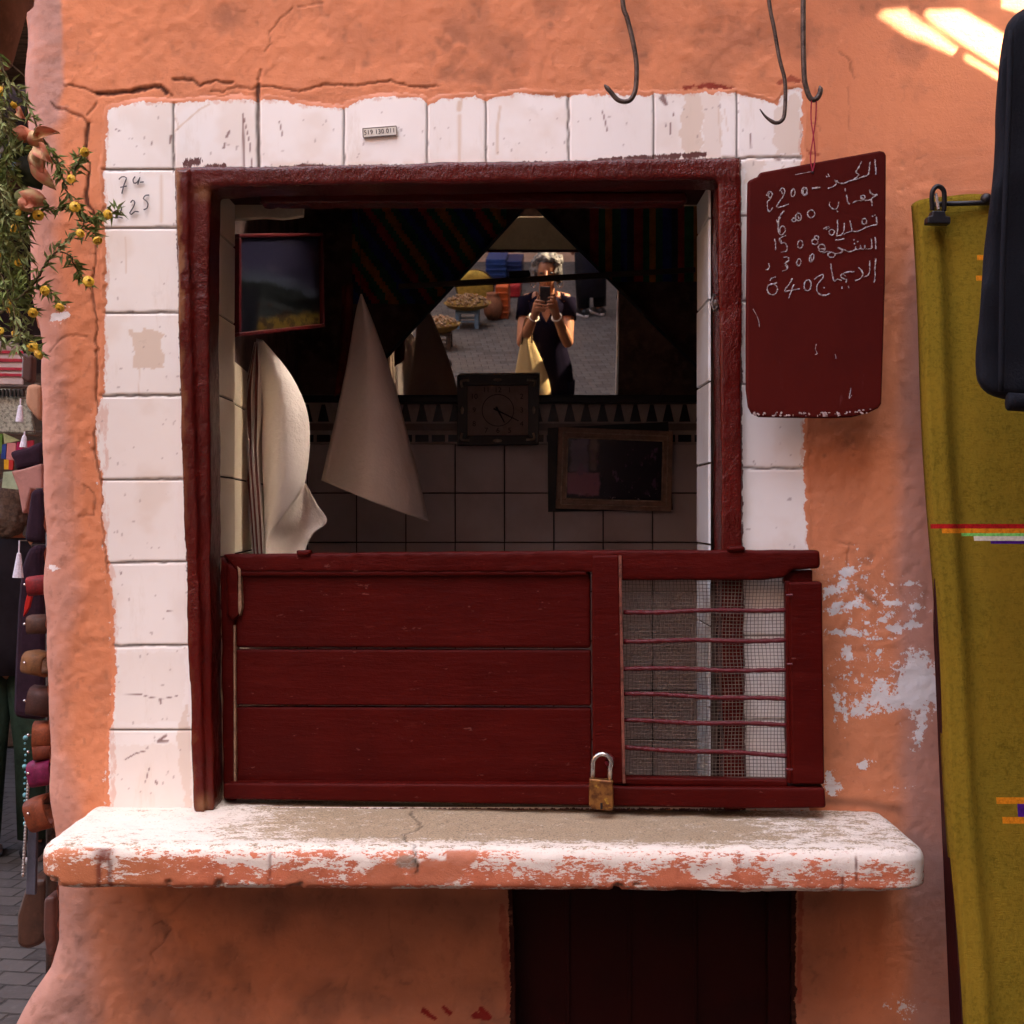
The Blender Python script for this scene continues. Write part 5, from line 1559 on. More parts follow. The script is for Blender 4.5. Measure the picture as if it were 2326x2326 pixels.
stems = [
    [(-120, 60), (-10, 300), (40, 440), (110, 510), (165, 600), (205, 700), (240, 800), (310, 900), (330, 960)],
    [(200, 690), (260, 790), (320, 900), (350, 1000), (395, 1110), (420, 1140)],
    [(330, 1150), (405, 1130), (450, 1190), (520, 1200), (580, 1180), (650, 1150)],
    [(410, 920), (440, 880), (455, 835)], [(395, 1000), (420, 930), (440, 880)],
    [(-60, 1760), (100, 1640), (180, 1560), (260, 1440), (330, 1360), (400, 1300), (470, 1220), (540, 1190)],
    [(330, 1385), (385, 1400), (410, 1450), (440, 1500), (475, 1550)],
    [(440, 1260), (500, 1260), (530, 1305)], [(160, 1590), (215, 1570), (255, 1585), (300, 1620), (335, 1675)],
    [(-60, 1560), (60, 1640), (130, 1760), (160, 1850), (190, 1905), (228, 1930)], [(100, 1700), (150, 1690), (185, 1710)],
    [(-80, 500), (-10, 800), (40, 1000), (70, 1120), (110, 1180)], [(-60, 700), (0, 1000), (50, 1200), (92, 1255)], [(-70, 1000), (0, 1250), (60, 1380), (105, 1435)],
    [(-80, 1300), (-20, 1500), (35, 1665)], [(160, 1160), (205, 1176), (260, 1150), (340, 1140)], [(-60, 300), (-20, 420), (20, 500)],
]
for k in range(50):
    a = rp.uniform(-110, 60); b = rp.uniform(430, 1500)
    l = rp.uniform(160, 430)
    dx_ = rp.uniform(-.15, .5)
    mid = rp.uniform(-40, 40)
    stems.append([(a, b), (a + dx_ * l * .5 + mid * .4, b + l * .4), (min(a + dx_ * l, 160), b + l)])
stems += [[(-150, -60), (-130, 20), (-120, 60)], [(-150, -60), (-100, 60), (-60, 300)], [(-155, -60), (-110, 150), (-80, 500)], [(-160, -60), (-120, 300), (-80, 1000), (-60, 1560)], [(-165, -60), (-140, 300), (-90, 1100), (-60, 1760)], [(-150, -60), (-60, 200), (-20, 420)]]
sm_, lf_ = MB(), MB()
def leaf(mb, p, d, n, L, W):
    s = d.cross(n).normalized() * W
    c = n * (L * .12)
    mb.add([p, p + d * L * .45 + s + c, p + d * L - c * .6, p + d * L * .45 - s + c, p + d * L * .5 - c * .4], [(0, 1, 4), (1, 2, 4), (2, 3, 4), (3, 0, 4)])
for si, st in enumerate(stems):
    yo = PYd + (rp.uniform(-.03, .03) if si < 17 else rp.uniform(-.09, .10))
    pts = smooth_pts(Z1(st, yo), 7)
    for i in range(len(pts)):
        pts[i] = pts[i] + Vector((rp.uniform(-1, 1), rp.uniform(-2, 2), rp.uniform(-1, 1))) * .0015
    r0 = .0022 if si < 6 else .0013
    sm_.tube(pts, [r0 * (1 - .55 * i / len(pts)) for i in range(len(pts))], 5)
    dens = .95 if si >= 17 else .85
    for i in range(1, len(pts)):
        ax = (pts[i] - pts[i - 1]).normalized()
        frac = i / len(pts)
        nl_ = (3 if si >= 17 else 2) if (rp.random() < dens and frac > .12) else (1 if rp.random() < .3 else 0)
        if i > len(pts) - 4: nl_ += 2
        for _ in range(nl_):
            d = (ax * rp.uniform(.1, .9) + Vector((rp.uniform(-1, 1), rp.uniform(-.8, .8), rp.uniform(-1, .7)))).normalized()
            n = Vector((rp.uniform(-.6, .6), -1, rp.uniform(-.3, .9))).normalized()
            leaf(lf_, pts[i] + (pts[i - 1] - pts[i]) * rp.random(), d, n, rp.uniform(.009, .026), rp.uniform(.0012, .0032))
part("stems", sm_, M_STEM, plant, smooth=True)
lo = part("foliage", lf_, M_LEAF, plant)
pc_ = P(-66, -12, PYd)
pt_ = MB().lathe((pc_.x, pc_.y, pc_.z - .10), [(.001, 0), (.06, 0), (.085, .10), (.092, .10), (.092, .12), (.078, .12), (.075, .09), (.001, .09)], 24)
pt_.tube([pc_ + Vector((-.085, 0, .015)), pc_ + Vector((0, 0, .5)), pc_ + Vector((.085, 0, .015))], .003, 6)
part("hanging_pot", pt_, simple("terracotta pot", (.28, .12, .07), .8, .3, 12, .2), plant, smooth=True)
# one bud flower, then copies
def flower_mesh():
    pe = MB()
    for k in range(6):
        an = k * math.pi / 3
        u = Vector((math.cos(an), math.sin(an), 0)); s = Vector((-math.sin(an), math.cos(an), 0))
        rr_ = [(.0035, 0, .003), (.0092, .004, .0062), (.0098, .0095, .0052), (.0022, .0135, .0015)]
        rows_ = [[u * r_ + Vector((0, 0, h_)) - s * w_, u * (r_ + .0012) + Vector((0, 0, h_)), u * r_ + Vector((0, 0, h_)) + s * w_] for r_, h_, w_ in rr_]
        pe.grid(rows_)
    cu_ = MB().ball((0, 0, .002), (.0052, .0052, .004), 10, 6)
    for k in range(5):
        an = k * 1.2566 + .3
        d = Vector((math.cos(an), math.sin(an), -.1)).normalized()
        leaf(cu_, Vector((0, 0, 0)), d, Vector((0, 0, 1)), .017, .0026)
    return mesh_from(pe, name="petals"), mesh_from(cu_, name="calyx")
pm_, cm2 = flower_mesh()
pm_.materials.append(M_YEL); cm2.materials.append(M_LEAF)
FLW = [(20, 500), (455, 832), (400, 985), (405, 1142), (580, 1182), (112, 1180), (206, 1176), (92, 1256), (432, 1286), (530, 1310), (106, 1436), (478, 1552), (256, 1588), (34, 1664), (335, 1678), (184, 1708), (186, 1900), (226, 1932), (80, 570), (-20, 1400), (88, 1830), (6, 1820), (60, 1700)]
rot0 = None
for k, (a, b) in enumerate(FLW):
    p = P(a * .4141, b * .4141, PYd - .035) - ORIG[plant]
    fo = bpy.data.objects.new("flower", pm_)
    co_ = bpy.data.objects.new("calyx", cm2)
    for o_ in (fo, co_):
        COL.objects.link(o_)
    fo.parent = plant; co_.parent = fo
    fo.location = p
    fo.rotation_euler = (R(rp.uniform(70, 150)), R(rp.uniform(-40, 40)), R(rp.uniform(-60, 60)))
    s_ = rp.uniform(.55, .80) if k < 18 else .5
    fo.scale = (s_, s_, s_)
# salmon curled bracts and the broad dark leaf
def petal(mb, base, tip, w, curl, sd):
    base, tip = Vector(base), Vector(tip)
    ax = tip - base
    s = ax.cross(Vector((0, -1, 0))).normalized()
    rows_ = []
    for i in range(9):
        t = i / 8
        ww = w * math.sin(math.pi * min(1, .12 + t * .9)) ** .8
        c = base + ax * t + Vector((0, -curl * math.sin(math.pi * t), 0))
        rows_.append([c + s * ww * q_ + Vector((0, curl * .9 * q_ * q_ * (1 if sd else -1), 0)) for q_ in (-1, -.5, 0, .5, 1)])
    mb.grid(rows_)
Zp = lambda a, b, y=PYd - .04: P(a * .4831, b * .207 + 100, y)
Zq = lambda a, b, y=PYd - .04: P(a * .207, b * .207 + 100, y)
for (b_, t_, w_, c_, sd_) in [((330, 1010), (100, 960), .013, .012, 1), ((400, 1050), (665, 985), .009, .014, 0), ((420, 1120), (330, 940), .012, .012, 1), ((400, 1120), (420, 1420), .014, .02, 1),
                              ((430, 1130), (600, 1330), .011, .016, 0), ((320, 1280), (585, 1580), .011, .014, 1), ((420, 1180), (500, 1440), .010, .012, 0),
                              ((470, 1720), (200, 1620), .012, .012, 1), ((300, 1760), (430, 1790), .009, .01, 0), ((200, 1690), (350, 1840), .010, .01, 1), ((40, 1720), (90, 1800), .012, .01, 1), ((180, 760), (290, 830), .010, .01, 0)]:
    m = MB(); petal(m, Zq(*b_), Zq(*t_), w_, c_, sd_)
    part("bract", m, M_BRACT, plant, smooth=True, solid=.0006)
M_BROAD = simple("dark broad leaf", (0.022, 0.030, 0.013), .45, .3, 30, .2)
for b_, t_, w_ in [((130, 1060), (400, 1200), .024), ((220, 1180), (440, 1590), .026), ((160, 1640), (520, 1760), .016), ((10, 1130), (170, 1230), .02)]:
    m = MB(); petal(m, Zq(*b_, PYd - .015), Zq(*t_, PYd - .015), w_, .008, 1)
    part("broad_leaf", m, M_BROAD if w_ > .018 else M_LEAF, plant, smooth=True, solid=.0006)
hs_ = MB().tube(smooth_pts(Z1([(60, -120), (70, 0), (84, 90), (75, 170), (40, 235), (5, 300), (-40, 360)], -.25)), .006, 8)
solo("garden_hose", hs_, simple("brown rubber tube", (.10, .062, .045), .55, .3, 30), "brown tube curving down beside the plant at the upper left", "tube", smooth=True)

# ---------------------------------------------------------------- goods hung on the corner, people and alley seen at the left edge
def hung(name, label, cat, poly, y, th, mat, group=None, bevel=.006):
    return solo(name, MB().prismp(poly, y, y + th), mat, label, cat, group, bevel=bevel, seg=3)
M_DKP = simple("dark plum cloth", (.020, .009, .017), .9, .3, 20, .3)
fl_o = hung("striped_flag", "pale flag with red stripes hanging at the left edge above the alley", "flag", [(-60, 770), (40, 778), (52, 800), (53, 874), (-60, 872)], 2.2, .008, simple("pale flag cloth", (.42, .36, .36), .85, .15, 20))
for k, (a, b) in enumerate([(797, 803), (815, 822), (835, 841), (849, 855)]):
    part("stripe", MB().prismp([(-60, a - 2), (52, a), (52, b), (-60, b - 1)], 2.194, 2.198), simple("dull red stripe", (.30, .03, .05), .85, .2, 30), fl_o)
fb = hung("fringed_cloth", "grey sequinned cloth with a black fringe hanging below the flag", "cloth", [(-60, 878), (56, 884), (70, 930), (78, 986), (-60, 980)], 1.9, .02, simple("grey sequins", (.25, .27, .23), .4, .8, 90, .8, 130, metal=.2, dark=(.05, .055, .045)))
m = MB()
for k in range(12):
    m.box(P(-50 + k * 9, 0, 1.88).x, P(-46 + k * 9, 0, 1.88).x, 1.878, 1.895, P(0, 900, 1.88).z, P(0, 884, 1.88).z)
part("fringe", m, M_BLACK, fb)
for k, (a, b, c) in enumerate([(47, 905, 958), (56, 980, 1016), (44, 1228, 1312)]):
    y = .95
    m = MB().tube([P(a, b, y), P(a - 1, b + (c - b) * .35, y)], .002, 6)
    m.ball(P(a - 1, b + (c - b) * .38, y), .006, 8, 6)
    m.tube([P(a - 1, b + (c - b) * .4, y), P(a - 3, c, y)], [.006, .014 if k == 2 else .010], 10)
    solo("white_tassel", m, simple("white silk", (.5, .48, .56), .6, .2, 200, .6), ["short white tassel hanging over the grey sequinned cloth", "small white tassel beside the bunting above the plum cushion", "long white tassel hanging beside the dark plum robe"][k], "tassel", "white tassels hung at the corner")
bn = empty("bunting", P(30, 990, 2.4), "string of small coloured cloth flags between the sequinned cloth and the cushions", "bunting")
part("cord", MB().tube([P(-60, 982, 2.4), P(90, 990, 2.4)], .004, 6), M_WOOD, bn)
for poly, c in [([(-40, 985), (6, 985), (4, 1030), (-40, 1028)], (.10, .20, .04)), ([(7, 984), (44, 1000), (10, 1008)], (.35, .42, .22)), ([(5, 1010), (14, 1008), (12, 1042), (2, 1042)], (.03, .06, .25)), ([(16, 1006), (36, 1006), (34, 1046), (14, 1044)], (.45, .20, .20)), ([(38, 1004), (52, 1003), (50, 1030), (36, 1030)], (.30, .02, .08)), ([(54, 1002), (76, 1000), (74, 1020), (56, 1020)], (.32, .03, .05)),
                ([(9, 1044), (20, 1044), (19, 1066), (9, 1066)], (.50, .28, .02)), ([(20, 1044), (30, 1044), (28, 1068), (19, 1066)], (.35, .03, .03)), ([(8, 1072), (38, 1070), (40, 1112), (4, 1108)], (.28, .36, .25))]:
    part("pennant", MB().prismp(poly, 2.38, 2.39), simple("pennant dye", c, .85, .2, 20), bn)
hung("brown_wallet", "flat dark brown leather wallet hanging highest on the corner", "wallet", [(50, 800), (74, 808), (72, 862), (66, 872), (47, 860)], .5, .03, simple("dark leather", (.05, .02, .016), .5, .3, 20))
hung("tan_pouch", "pale tan pouch hanging below the dark wallet", "pouch", [(58, 872), (90, 872), (90, 960), (70, 938), (55, 918)], .7, .05, simple("tan suede", (.34, .19, .12), .85, .2, 20), bevel=.012)
hung("plum_cushion", "dark plum cushion with pointed corners hanging at the corner", "cushion", [(15, 1026), (34, 1022), (58, 1016), (95, 1000), (95, 1062), (60, 1064), (33, 1072), (28, 1046)], .9, .09, M_DKP, bevel=.02)
hung("pink_cushion", "dusty pink cushion with pointed corners hanging under the plum one", "cushion", [(24, 1070), (50, 1066), (95, 1052), (95, 1116), (70, 1112), (58, 1160), (50, 1168), (40, 1110)], .8, .09, simple("dusty pink suede", (.30, .15, .13), .9, .2, 20), bevel=.02)
hung("plum_bag", "narrow dark plum cloth bag hanging beside the person's head", "bag", [(68, 1112), (98, 1108), (98, 1236), (52, 1230), (60, 1170)], .55, .06, M_DKP, bevel=.012)
hung("plum_robe", "long dark plum robe hanging at the corner beside the person in green trousers", "robe", [(62, 1240), (98, 1236), (98, 1640), (26, 1632), (30, 1500), (36, 1380), (44, 1290)], 1.0, .10, M_DKP, bevel=.02)
belts = [(1330, 15, (.30, .012, .016), "bright red rolled leather belt topmost in the hanging row"), (1418, 14, (.12, .05, .03), "dull brown rolled leather belt under the red one"), (1506, 18, (.26, .11, .035), "light tan rolled leather belt in the hanging row"),
         (1592, 22, (.085, .030, .022), "dark brown rolled leather belt above the orange pair"), (1668, 19, (.34, .075, .02), "bright orange rolled leather belt with a blue stud"), (1704, 13, (.27, .05, .015), "deep orange rolled leather belt just above the magenta one"), (1754, 20, (.26, .008, .085), "magenta rolled leather belt in the hanging row"), (1846, 26, (.32, .07, .02), "lowest orange rolled leather belt beside the counter end")]
def belt_roll(py, h, col, label):
    root = empty("rolled_belt", P(84, py + h, .22), label, "belt", "rolled leather belts hung on the corner")
    lm = simple("leather", tuple(c_ * .6 for c_ in col), .7, .35, 40, .5)
    m = MB()
    c = P(88 if py < 1650 else 96, py, .22)
    rx_, rz_ = .036, h / FPX * 2.52 * 1.45
    rows_ = []
    tl_r = Matrix.Rotation(R(rp.uniform(-22, 22)), 3, 'Y') @ Matrix.Rotation(R(rp.uniform(-20, 20)), 3, 'Z')
    for i in range(41):
        an = 2 * math.pi * i / 20
        q_ = 1 - .18 * i / 40
        rows_.append([c + tl_r @ Vector((w_ + .006, rx_ * q_ * math.copysign(abs(math.cos(an)) ** .55, math.cos(an)), rz_ * q_ * math.copysign(abs(math.sin(an)) ** .55, math.sin(an)))) for w_ in (-.022, .022)])
    m.grid(rows_)
    part("leather_band", m, lm, root, smooth=True, solid=.003)
    b = MB().ball(c + Vector((-.014, -.036, rz_ * .2)), .003, 8, 6)
    part("stud", b, M_STEEL, root, smooth=True)
for b_ in belts:
    belt_roll(*b_)
hung("red_strap", "bright red cloth strap dangling beside the top rolled belt", "strap", [(66, 1330), (76, 1335), (66, 1380), (52, 1402), (56, 1370)], .3, .01, simple("red strap cloth", (.35, .015, .012), .8, .2, 30), bevel=.002)
hung("grey_strap", "long slate grey strap hanging below the orange belt", "strap", [(64, 1862), (84, 1852), (80, 2034), (58, 2032)], .25, .012, simple("slate grey strap", (.06, .062, .085), .7, .2, 30), bevel=.002)
m = MB()
for k in range(34):
    m.ball(P(66 - k * .42, 1746 + k * 7.3, .24), (.0035, .003, .0045), 8, 6)
solo("silver_chain", m, simple("dull silver", (.38, .37, .36), .35, .3, 60, metal=.8), "long dull silver chain hanging in front of the grey strap", "chain", smooth=True)
m = MB()
for k in range(16):
    m.ball(P(58 - (k % 3), 1676 + k * 13, .26), .0026 if k % 5 else .0052, 8, 6)
solo("bead_string", m, simple("turquoise beads", (.12, .34, .38), .35, .4, 120), "string of small turquoise beads hanging left of the belts", "beads", smooth=True)
hung("brown_bag", "dark brown leather bag hanging lowest on the corner", "bag", [(60, 2000), (104, 1996), (108, 2120), (96, 2146), (60, 2160), (36, 2150), (36, 2080)], .32, .12, simple("brown leather", (.055, .024, .014), .5, .4, 15), bevel=.02)
hung("small_brown_pouch", "small brown pouch tucked between the bag and the wall", "pouch", [(98, 2040), (124, 2036), (124, 2180), (104, 2176), (96, 2120)], .16, .06, simple("red brown leather", (.075, .028, .02), .55, .4, 15), bevel=.012)

rk = empty("hanging_rack", (-.935, .3, 0), "thin dark iron rack on the corner from which bags and belts hang", "rack")
part("pole", MB().tube([(-.935, .3, 0), (-.935, .3, 2.6)], .012, 10), M_IRON, rk, smooth=True)
ar = MB()
for (a, b, y_) in [(62, 800, .52), (74, 872, .72), (60, 1018, .94), (60, 1064, .84), (82, 1110, .58), (70, 1238, 1.05), (84, 1310, .22), (84, 1404, .22), (84, 1490, .22), (84, 1576, .22), (90, 1652, .22), (90, 1690, .22), (90, 1738, .22), (90, 1826, .22), (70, 1856, .25), (64, 1744, .24), (58, 1670, .26), (80, 1998, .36), (110, 2036, .19), (47, 905, .95), (56, 980, .95), (44, 1228, .95)]:
    p_ = P(a, b, y_ + .01)
    ar.tube([(-.84, y_ + .01, p_.z + .004), p_], .0018, 5)
part("arm", ar, M_IRON, rk)
rp_ = MB().tube([(-.84, 2.15, P(0, 770, 2.2).z), (-4.0, 2.2, P(0, 760, 2.2).z)], .004, 6)
rp_.tube([(-.84, 1.9, P(0, 880, 1.9).z), (-4.0, 1.9, P(0, 872, 1.9).z)], .004, 6)
part("line", rp_, M_WOOD, rk)

# ---------------------------------------------------------------- people
M_SKIN = NM("sun warmed skin", (0.31, 0.135, 0.068), .5, 0, .35)
M_SKIN.layer(M_SKIN.rng(M_SKIN.noise(9, 3), .4, .7), (0.26, 0.105, 0.052))
M_SKIN = M_SKIN.m
def hair_mat(name, a, b):
    n = NM(name, a, .7, 0, .3)
    n.layer(n.rng(n.noise(70, 4, .7), .4, .65), b)
    n.bump(n.noise(120, 4, .7), .8, .006)
    return n.m
def head_into(m, c, s=1.0):
    c = Vector(c)
    m.ball(c + Vector((0, -.008, .02)) * s, (.074 * s, .094 * s, .092 * s), 20, 14)
    m.ball(c + Vector((0, .022, -.045)) * s, (.056 * s, .068 * s, .066 * s), 16, 12)
    m.tube([c + Vector((0, .088, .018)) * s, c + Vector((0, .108, -.016)) * s], [.008 * s, .013 * s], 8)
    for q_ in (-1, 1):
        m.ball(c + Vector((.074 * q_, -.005, -.005)) * s, (.010 * s, .020 * s, .030 * s), 8, 8)
    m.ball(c + Vector((0, .078, -.058)) * s, (.024 * s, .016 * s, .010 * s), 10, 6)
    m.tube([c + Vector((0, -.02, -.06)) * s, c + Vector((0, -.045, -.16)) * s], [.052 * s, .056 * s], 12)
def hand_into(m, wrist, palm, fdirs, r=.0085, thumb=None):
    m.tube([wrist, wrist.lerp(palm, .5), palm], [.024, .028, .027], 10)
    m.ball(palm, (.030, .018, .032), 12, 8)
    for ch in fdirs:
        m.tube(smooth_pts([Vector(p) for p in ch], 4), [r * (1 - .25 * i / (4 * (len(ch) - 1))) for i in range(4 * (len(ch) - 1) + 1)], 8)
        m.ball(Vector(ch[-1]), r * .78, 8, 6)
def ringloft(rings, n=36):
    """rings: (z, rx, ry, cx, cy)"""
    return MB().grid([[Vector((cx + rx * math.cos(2 * math.pi * j / n), cy + ry * math.sin(2 * math.pi * j / n), z)) for j in range(n)] for z, rx, ry, cx, cy in rings], close=True)

# the photographer, seen only in the mirror
wy = -2.72
wo = empty("person", (0, wy, 0), "grey haired person in a dark navy top holding up a phone, reflected in the mirror", "person")
b = MB()
head_into(b, (0, wy + .045, 1.508), .90)
S_, E_, W_ = {}, {}, {}
for s_ in (-1, 1):
    S_[s_] = Vector((.132 * s_, wy - .01, 1.305)); E_[s_] = Vector(((.152 if s_ < 0 else .136) * s_, wy + .15, 1.085)); W_[s_] = Vector((.066 * s_, wy + .335, 1.285))
    b.tube([Vector((.05 * s_, wy, 1.33)), S_[s_]], [.052, .056], 12)
    b.tube([S_[s_], S_[s_].lerp(E_[s_], .5), E_[s_]], [.048, .042, .035], 12)
    b.ball(E_[s_], .036, 12, 8)
    b.tube([E_[s_], E_[s_].lerp(W_[s_], .35), W_[s_]], [.036, .037, .023], 12)
    hip = Vector((.085 * s_, wy, .86)); kn = Vector((.095 * s_, wy + .02, .46)); an = Vector((.10 * s_, wy - .01, .07))
    b.tube([hip, kn, an], [.085, .056, .036], 12)
    b.tube([an, an + Vector((.01 * s_, .14, -.035))], [.038, .03], 10)
b.tube([(0, wy, 1.33), (0, wy, 1.2), (0, wy, 1.02), (0, wy, .86)], [.085, .115, .095, .115], 18)
b.ball((0, wy, .88), (.155, .11, .13), 18, 12)
hand_into(b, W_[-1], Vector((-.046, wy + .378, 1.358)), [
    [(-.058, wy + .385, 1.385), (-.052, wy + .406, 1.392), (-.026, wy + .412, 1.390), (-.004, wy + .411, 1.386)],
    [(-.058, wy + .385, 1.366), (-.050, wy + .408, 1.371), (-.020, wy + .414, 1.368), (.006, wy + .412, 1.364)],
    [(-.056, wy + .383, 1.348), (-.046, wy + .406, 1.351), (-.018, wy + .412, 1.348), (.004, wy + .410, 1.344)],
    [(-.052, wy + .380, 1.332), (-.040, wy + .400, 1.333), (-.018, wy + .405, 1.330), (-.002, wy + .403, 1.328)],
    [(-.050, wy + .372, 1.37), (-.046, wy + .378, 1.395), (-.038, wy + .384, 1.42)]])
hand_into(b, W_[1], Vector((.048, wy + .378, 1.368)), [
    [(.060, wy + .385, 1.400), (.053, wy + .406, 1.410), (.034, wy + .412, 1.412), (.020, wy + .411, 1.410)],
    [(.060, wy + .385, 1.382), (.052, wy + .408, 1.390), (.028, wy + .420, 1.391), (.012, wy + .420, 1.388)],
    [(.058, wy + .383, 1.364), (.050, wy + .408, 1.371), (.028, wy + .423, 1.371), (.012, wy + .424, 1.368)],
    [(.055, wy + .380, 1.348), (.046, wy + .404, 1.352), (.028, wy + .418, 1.352), (.016, wy + .419, 1.350)],
    [(.052, wy + .372, 1.38), (.048, wy + .378, 1.402), (.040, wy + .384, 1.425)]])
me = remeshed(b, .0045, 3, .5)
part("body", me, M_SKIN, wo, smooth=True)
hr_ = MB()
hc = Vector((0, wy + .030, 1.535))
hr_.ball(hc, (.074, .092, .088), 18, 12)
rh = random.Random(21)
for k in range(150):
    th, ph = rh.uniform(0, math.pi * .62), rh.uniform(0, 2 * math.pi)
    v = Vector((.078 * math.sin(th) * math.cos(ph), .095 * math.sin(th) * math.sin(ph), .090 * math.cos(th)))
    if v.y > .045 and v.z < .055: continue
    hr_.ball(hc + v, rh.uniform(.014, .024), 8, 6)
for s_ in (-1, 1):
    for k in range(22):
        hr_.ball(hc + Vector((s_ * rh.uniform(.068, .086), rh.uniform(-.08, .035), rh.uniform(-.085, .03))), rh.uniform(.015, .025), 8, 6)
for k in range(40):
    hr_.ball(hc + Vector((rh.uniform(-.08, .08), -.085 - rh.uniform(0, .02), rh.uniform(-.1, .05))), rh.uniform(.016, .026), 8, 6)
me = roughen(remeshed(hr_, .006, 1), .006, 90, 2, 3)
# keep the forehead and face clear of hair
bmx = bmesh.new(); bmx.from_mesh(me)
bmesh.ops.delete(bmx, geom=[v for v in bmx.verts if v.co.y > wy + .095 and v.co.z < 1.575 and abs(v.co.x) < .066], context='VERTS')
bmx.to_mesh(me); bmx.free()
part("hair", me, hair_mat("grey curls", (.15, .138, .13), (.05, .044, .04)), wo, smooth=True)
M_NAVY = NM("dark navy jersey", (.0065, .005, .010), 1.0, 0, 0.0).m
n_ = 48
rows = []
for z, rx, ry in [(.42, .18, .145), (.62, .178, .138), (.80, .172, .132), (.90, .162, .128), (1.0, .132, .112), (1.08, .122, .110), (1.16, .128, .118), (1.22, .134, .118), (1.28, .140, .105), (1.325, .124, .085), (1.352, .085, .072)]:
    row = []
    for j in range(n_):
        an = 2 * math.pi * j / n_
        dv = max(0.0, 1 - abs(((an - math.pi / 2 + math.pi) % (2 * math.pi)) - math.pi) / .62)
        lim = 1.352 - .155 * dv
        row.append(Vector((rx * math.cos(an), wy + ry * math.sin(an) + (.006 if dv > 0 else 0), min(z, lim) + .004 * math.sin(an * 5 + z * 20))))
    rows.append(row)
tp = MB().grid(rows, close=True)
for s_ in (-1, 1):
    mid = S_[s_].lerp(E_[s_], .42)
    tp.tube([Vector((.08 * s_, wy, 1.315)), S_[s_] + Vector((0, 0, .004)), mid], [.060, .058, .055], 14, cap=False)
part("navy_dress", tp, M_NAVY, wo, smooth=True, solid=.003)
lg = MB()
for s_ in (-1, 1):
    lg.tube([Vector((.085 * s_, wy, .8)), Vector((.095 * s_, wy + .02, .46)), Vector((.10 * s_, wy - .01, .10))], [.10, .072, .06], 14)
part("trousers", lg, M_NAVY, wo, smooth=True)
for s_ in (-1, 1):
    an = Vector((.10 * s_, wy - .01, .06))
    m = MB().tube([an + Vector((0, -.05, -.015)), an + Vector((0, .05, -.015)), an + Vector((.012 * s_, .17, -.03))], [.045, .046, .032], 12)
    part("shoe", m, M_BLACK, wo, smooth=True)
    m = MB()
    cc_ = Vector((.080 * s_, wy + .05, 1.435))
    m.tube([cc_ + Vector((.005 * s_ + .016 * math.sin(t), .012 * math.cos(t) * .3, .024 * math.cos(t))) for t in np.linspace(0, 2 * math.pi, 22)], .0032, 6)
    part("earring", m, M_STEEL, wo, smooth=True)
    m = MB()
    ax = (W_[s_] - E_[s_]).normalized(); u = ax.orthogonal().normalized(); v = ax.cross(u)
    c0 = W_[s_] - ax * .012
    m.tube([c0 + (u * math.cos(t) + v * math.sin(t)) * .030 for t in np.linspace(0, 2 * math.pi, 22)], .005 if s_ > 0 else .0035, 6)
    part("bracelet", m, simple("pale bracelet", (.6, .54, .44), .35, .2, 60, metal=.3), wo, smooth=True)
ey = MB()
for s_ in (-1, 1):
    ey.ball((.031 * s_, wy + .122, 1.512), (.012, .007, .007), 10, 6)
part("eyes", ey, M_BLACK, wo, smooth=True)
ph = empty("mobile_phone", (0, -2.318, 1.365), "black phone held up in both hands, seen in the mirror", "phone")
part("case", MB().box(-.031, .031, -2.3225, -2.3145, 1.352, 1.476), M_BLACK, ph, bevel=.004, seg=3)
part("lens", MB().tube([(.0, -2.3142, 1.452), (.0, -2.3130, 1.452)], .004, 12), simple("lens glass", (.02, .02, .03), .05, .1), ph)
# straw bag on the forearm
st_ = NM("woven straw", (0.36, 0.25, 0.10), .8)
st_.layer(st_.rng(st_.noise(60, 3, .6, (1, 1, 5)), .4, .65), (.34, .22, .08))
st_.bump(st_.noise(140, 3, .6, (3, 1, 1)), .7, .004)
bg = empty("straw_bag", (-.09, -2.50, .52), "woven straw bag hanging from the photographer's forearm in the mirror", "bag")
rows = []
for z, w, d_, cx_ in [(1.17, .010, .010, -.125), (1.12, .030, .016, -.118), (1.05, .055, .026, -.110), (.97, .080, .038, -.100), (.88, .104, .052, -.092), (.78, .116, .064, -.085), (.66, .112, .070, -.082), (.54, .085, .055, -.082), (.52, .03, .02, -.082)]:
    row = []
    for j in range(28):
        an = 2 * math.pi * j / 28
        x_, y_ = math.cos(an), math.sin(an)
        k = abs(y_) ** .9 * (1 if y_ > 0 else -1)
        ridge = (1 - min(1, abs(x_) * 3)) * .012 if y_ > 0 else 0
        row.append(Vector((cx_ + w * x_, -2.50 + d_ * k + ridge, z)))
    rows.append(row)
part("basket", MB().grid(rows, close=True), st_.m, bg, smooth=True, solid=.004)
hd_ = MB().tube(smooth_pts([Vector((-.150, -2.49, 1.09)), Vector((-.14, -2.475, 1.19)), Vector((-.118, -2.455, 1.262)), Vector((-.095, -2.462, 1.22)), Vector((-.085, -2.47, 1.10))]), .006, 8)
part("handle", hd_, simple("leather handle", (.10, .055, .025), .6, .3, 30), bg, smooth=True)

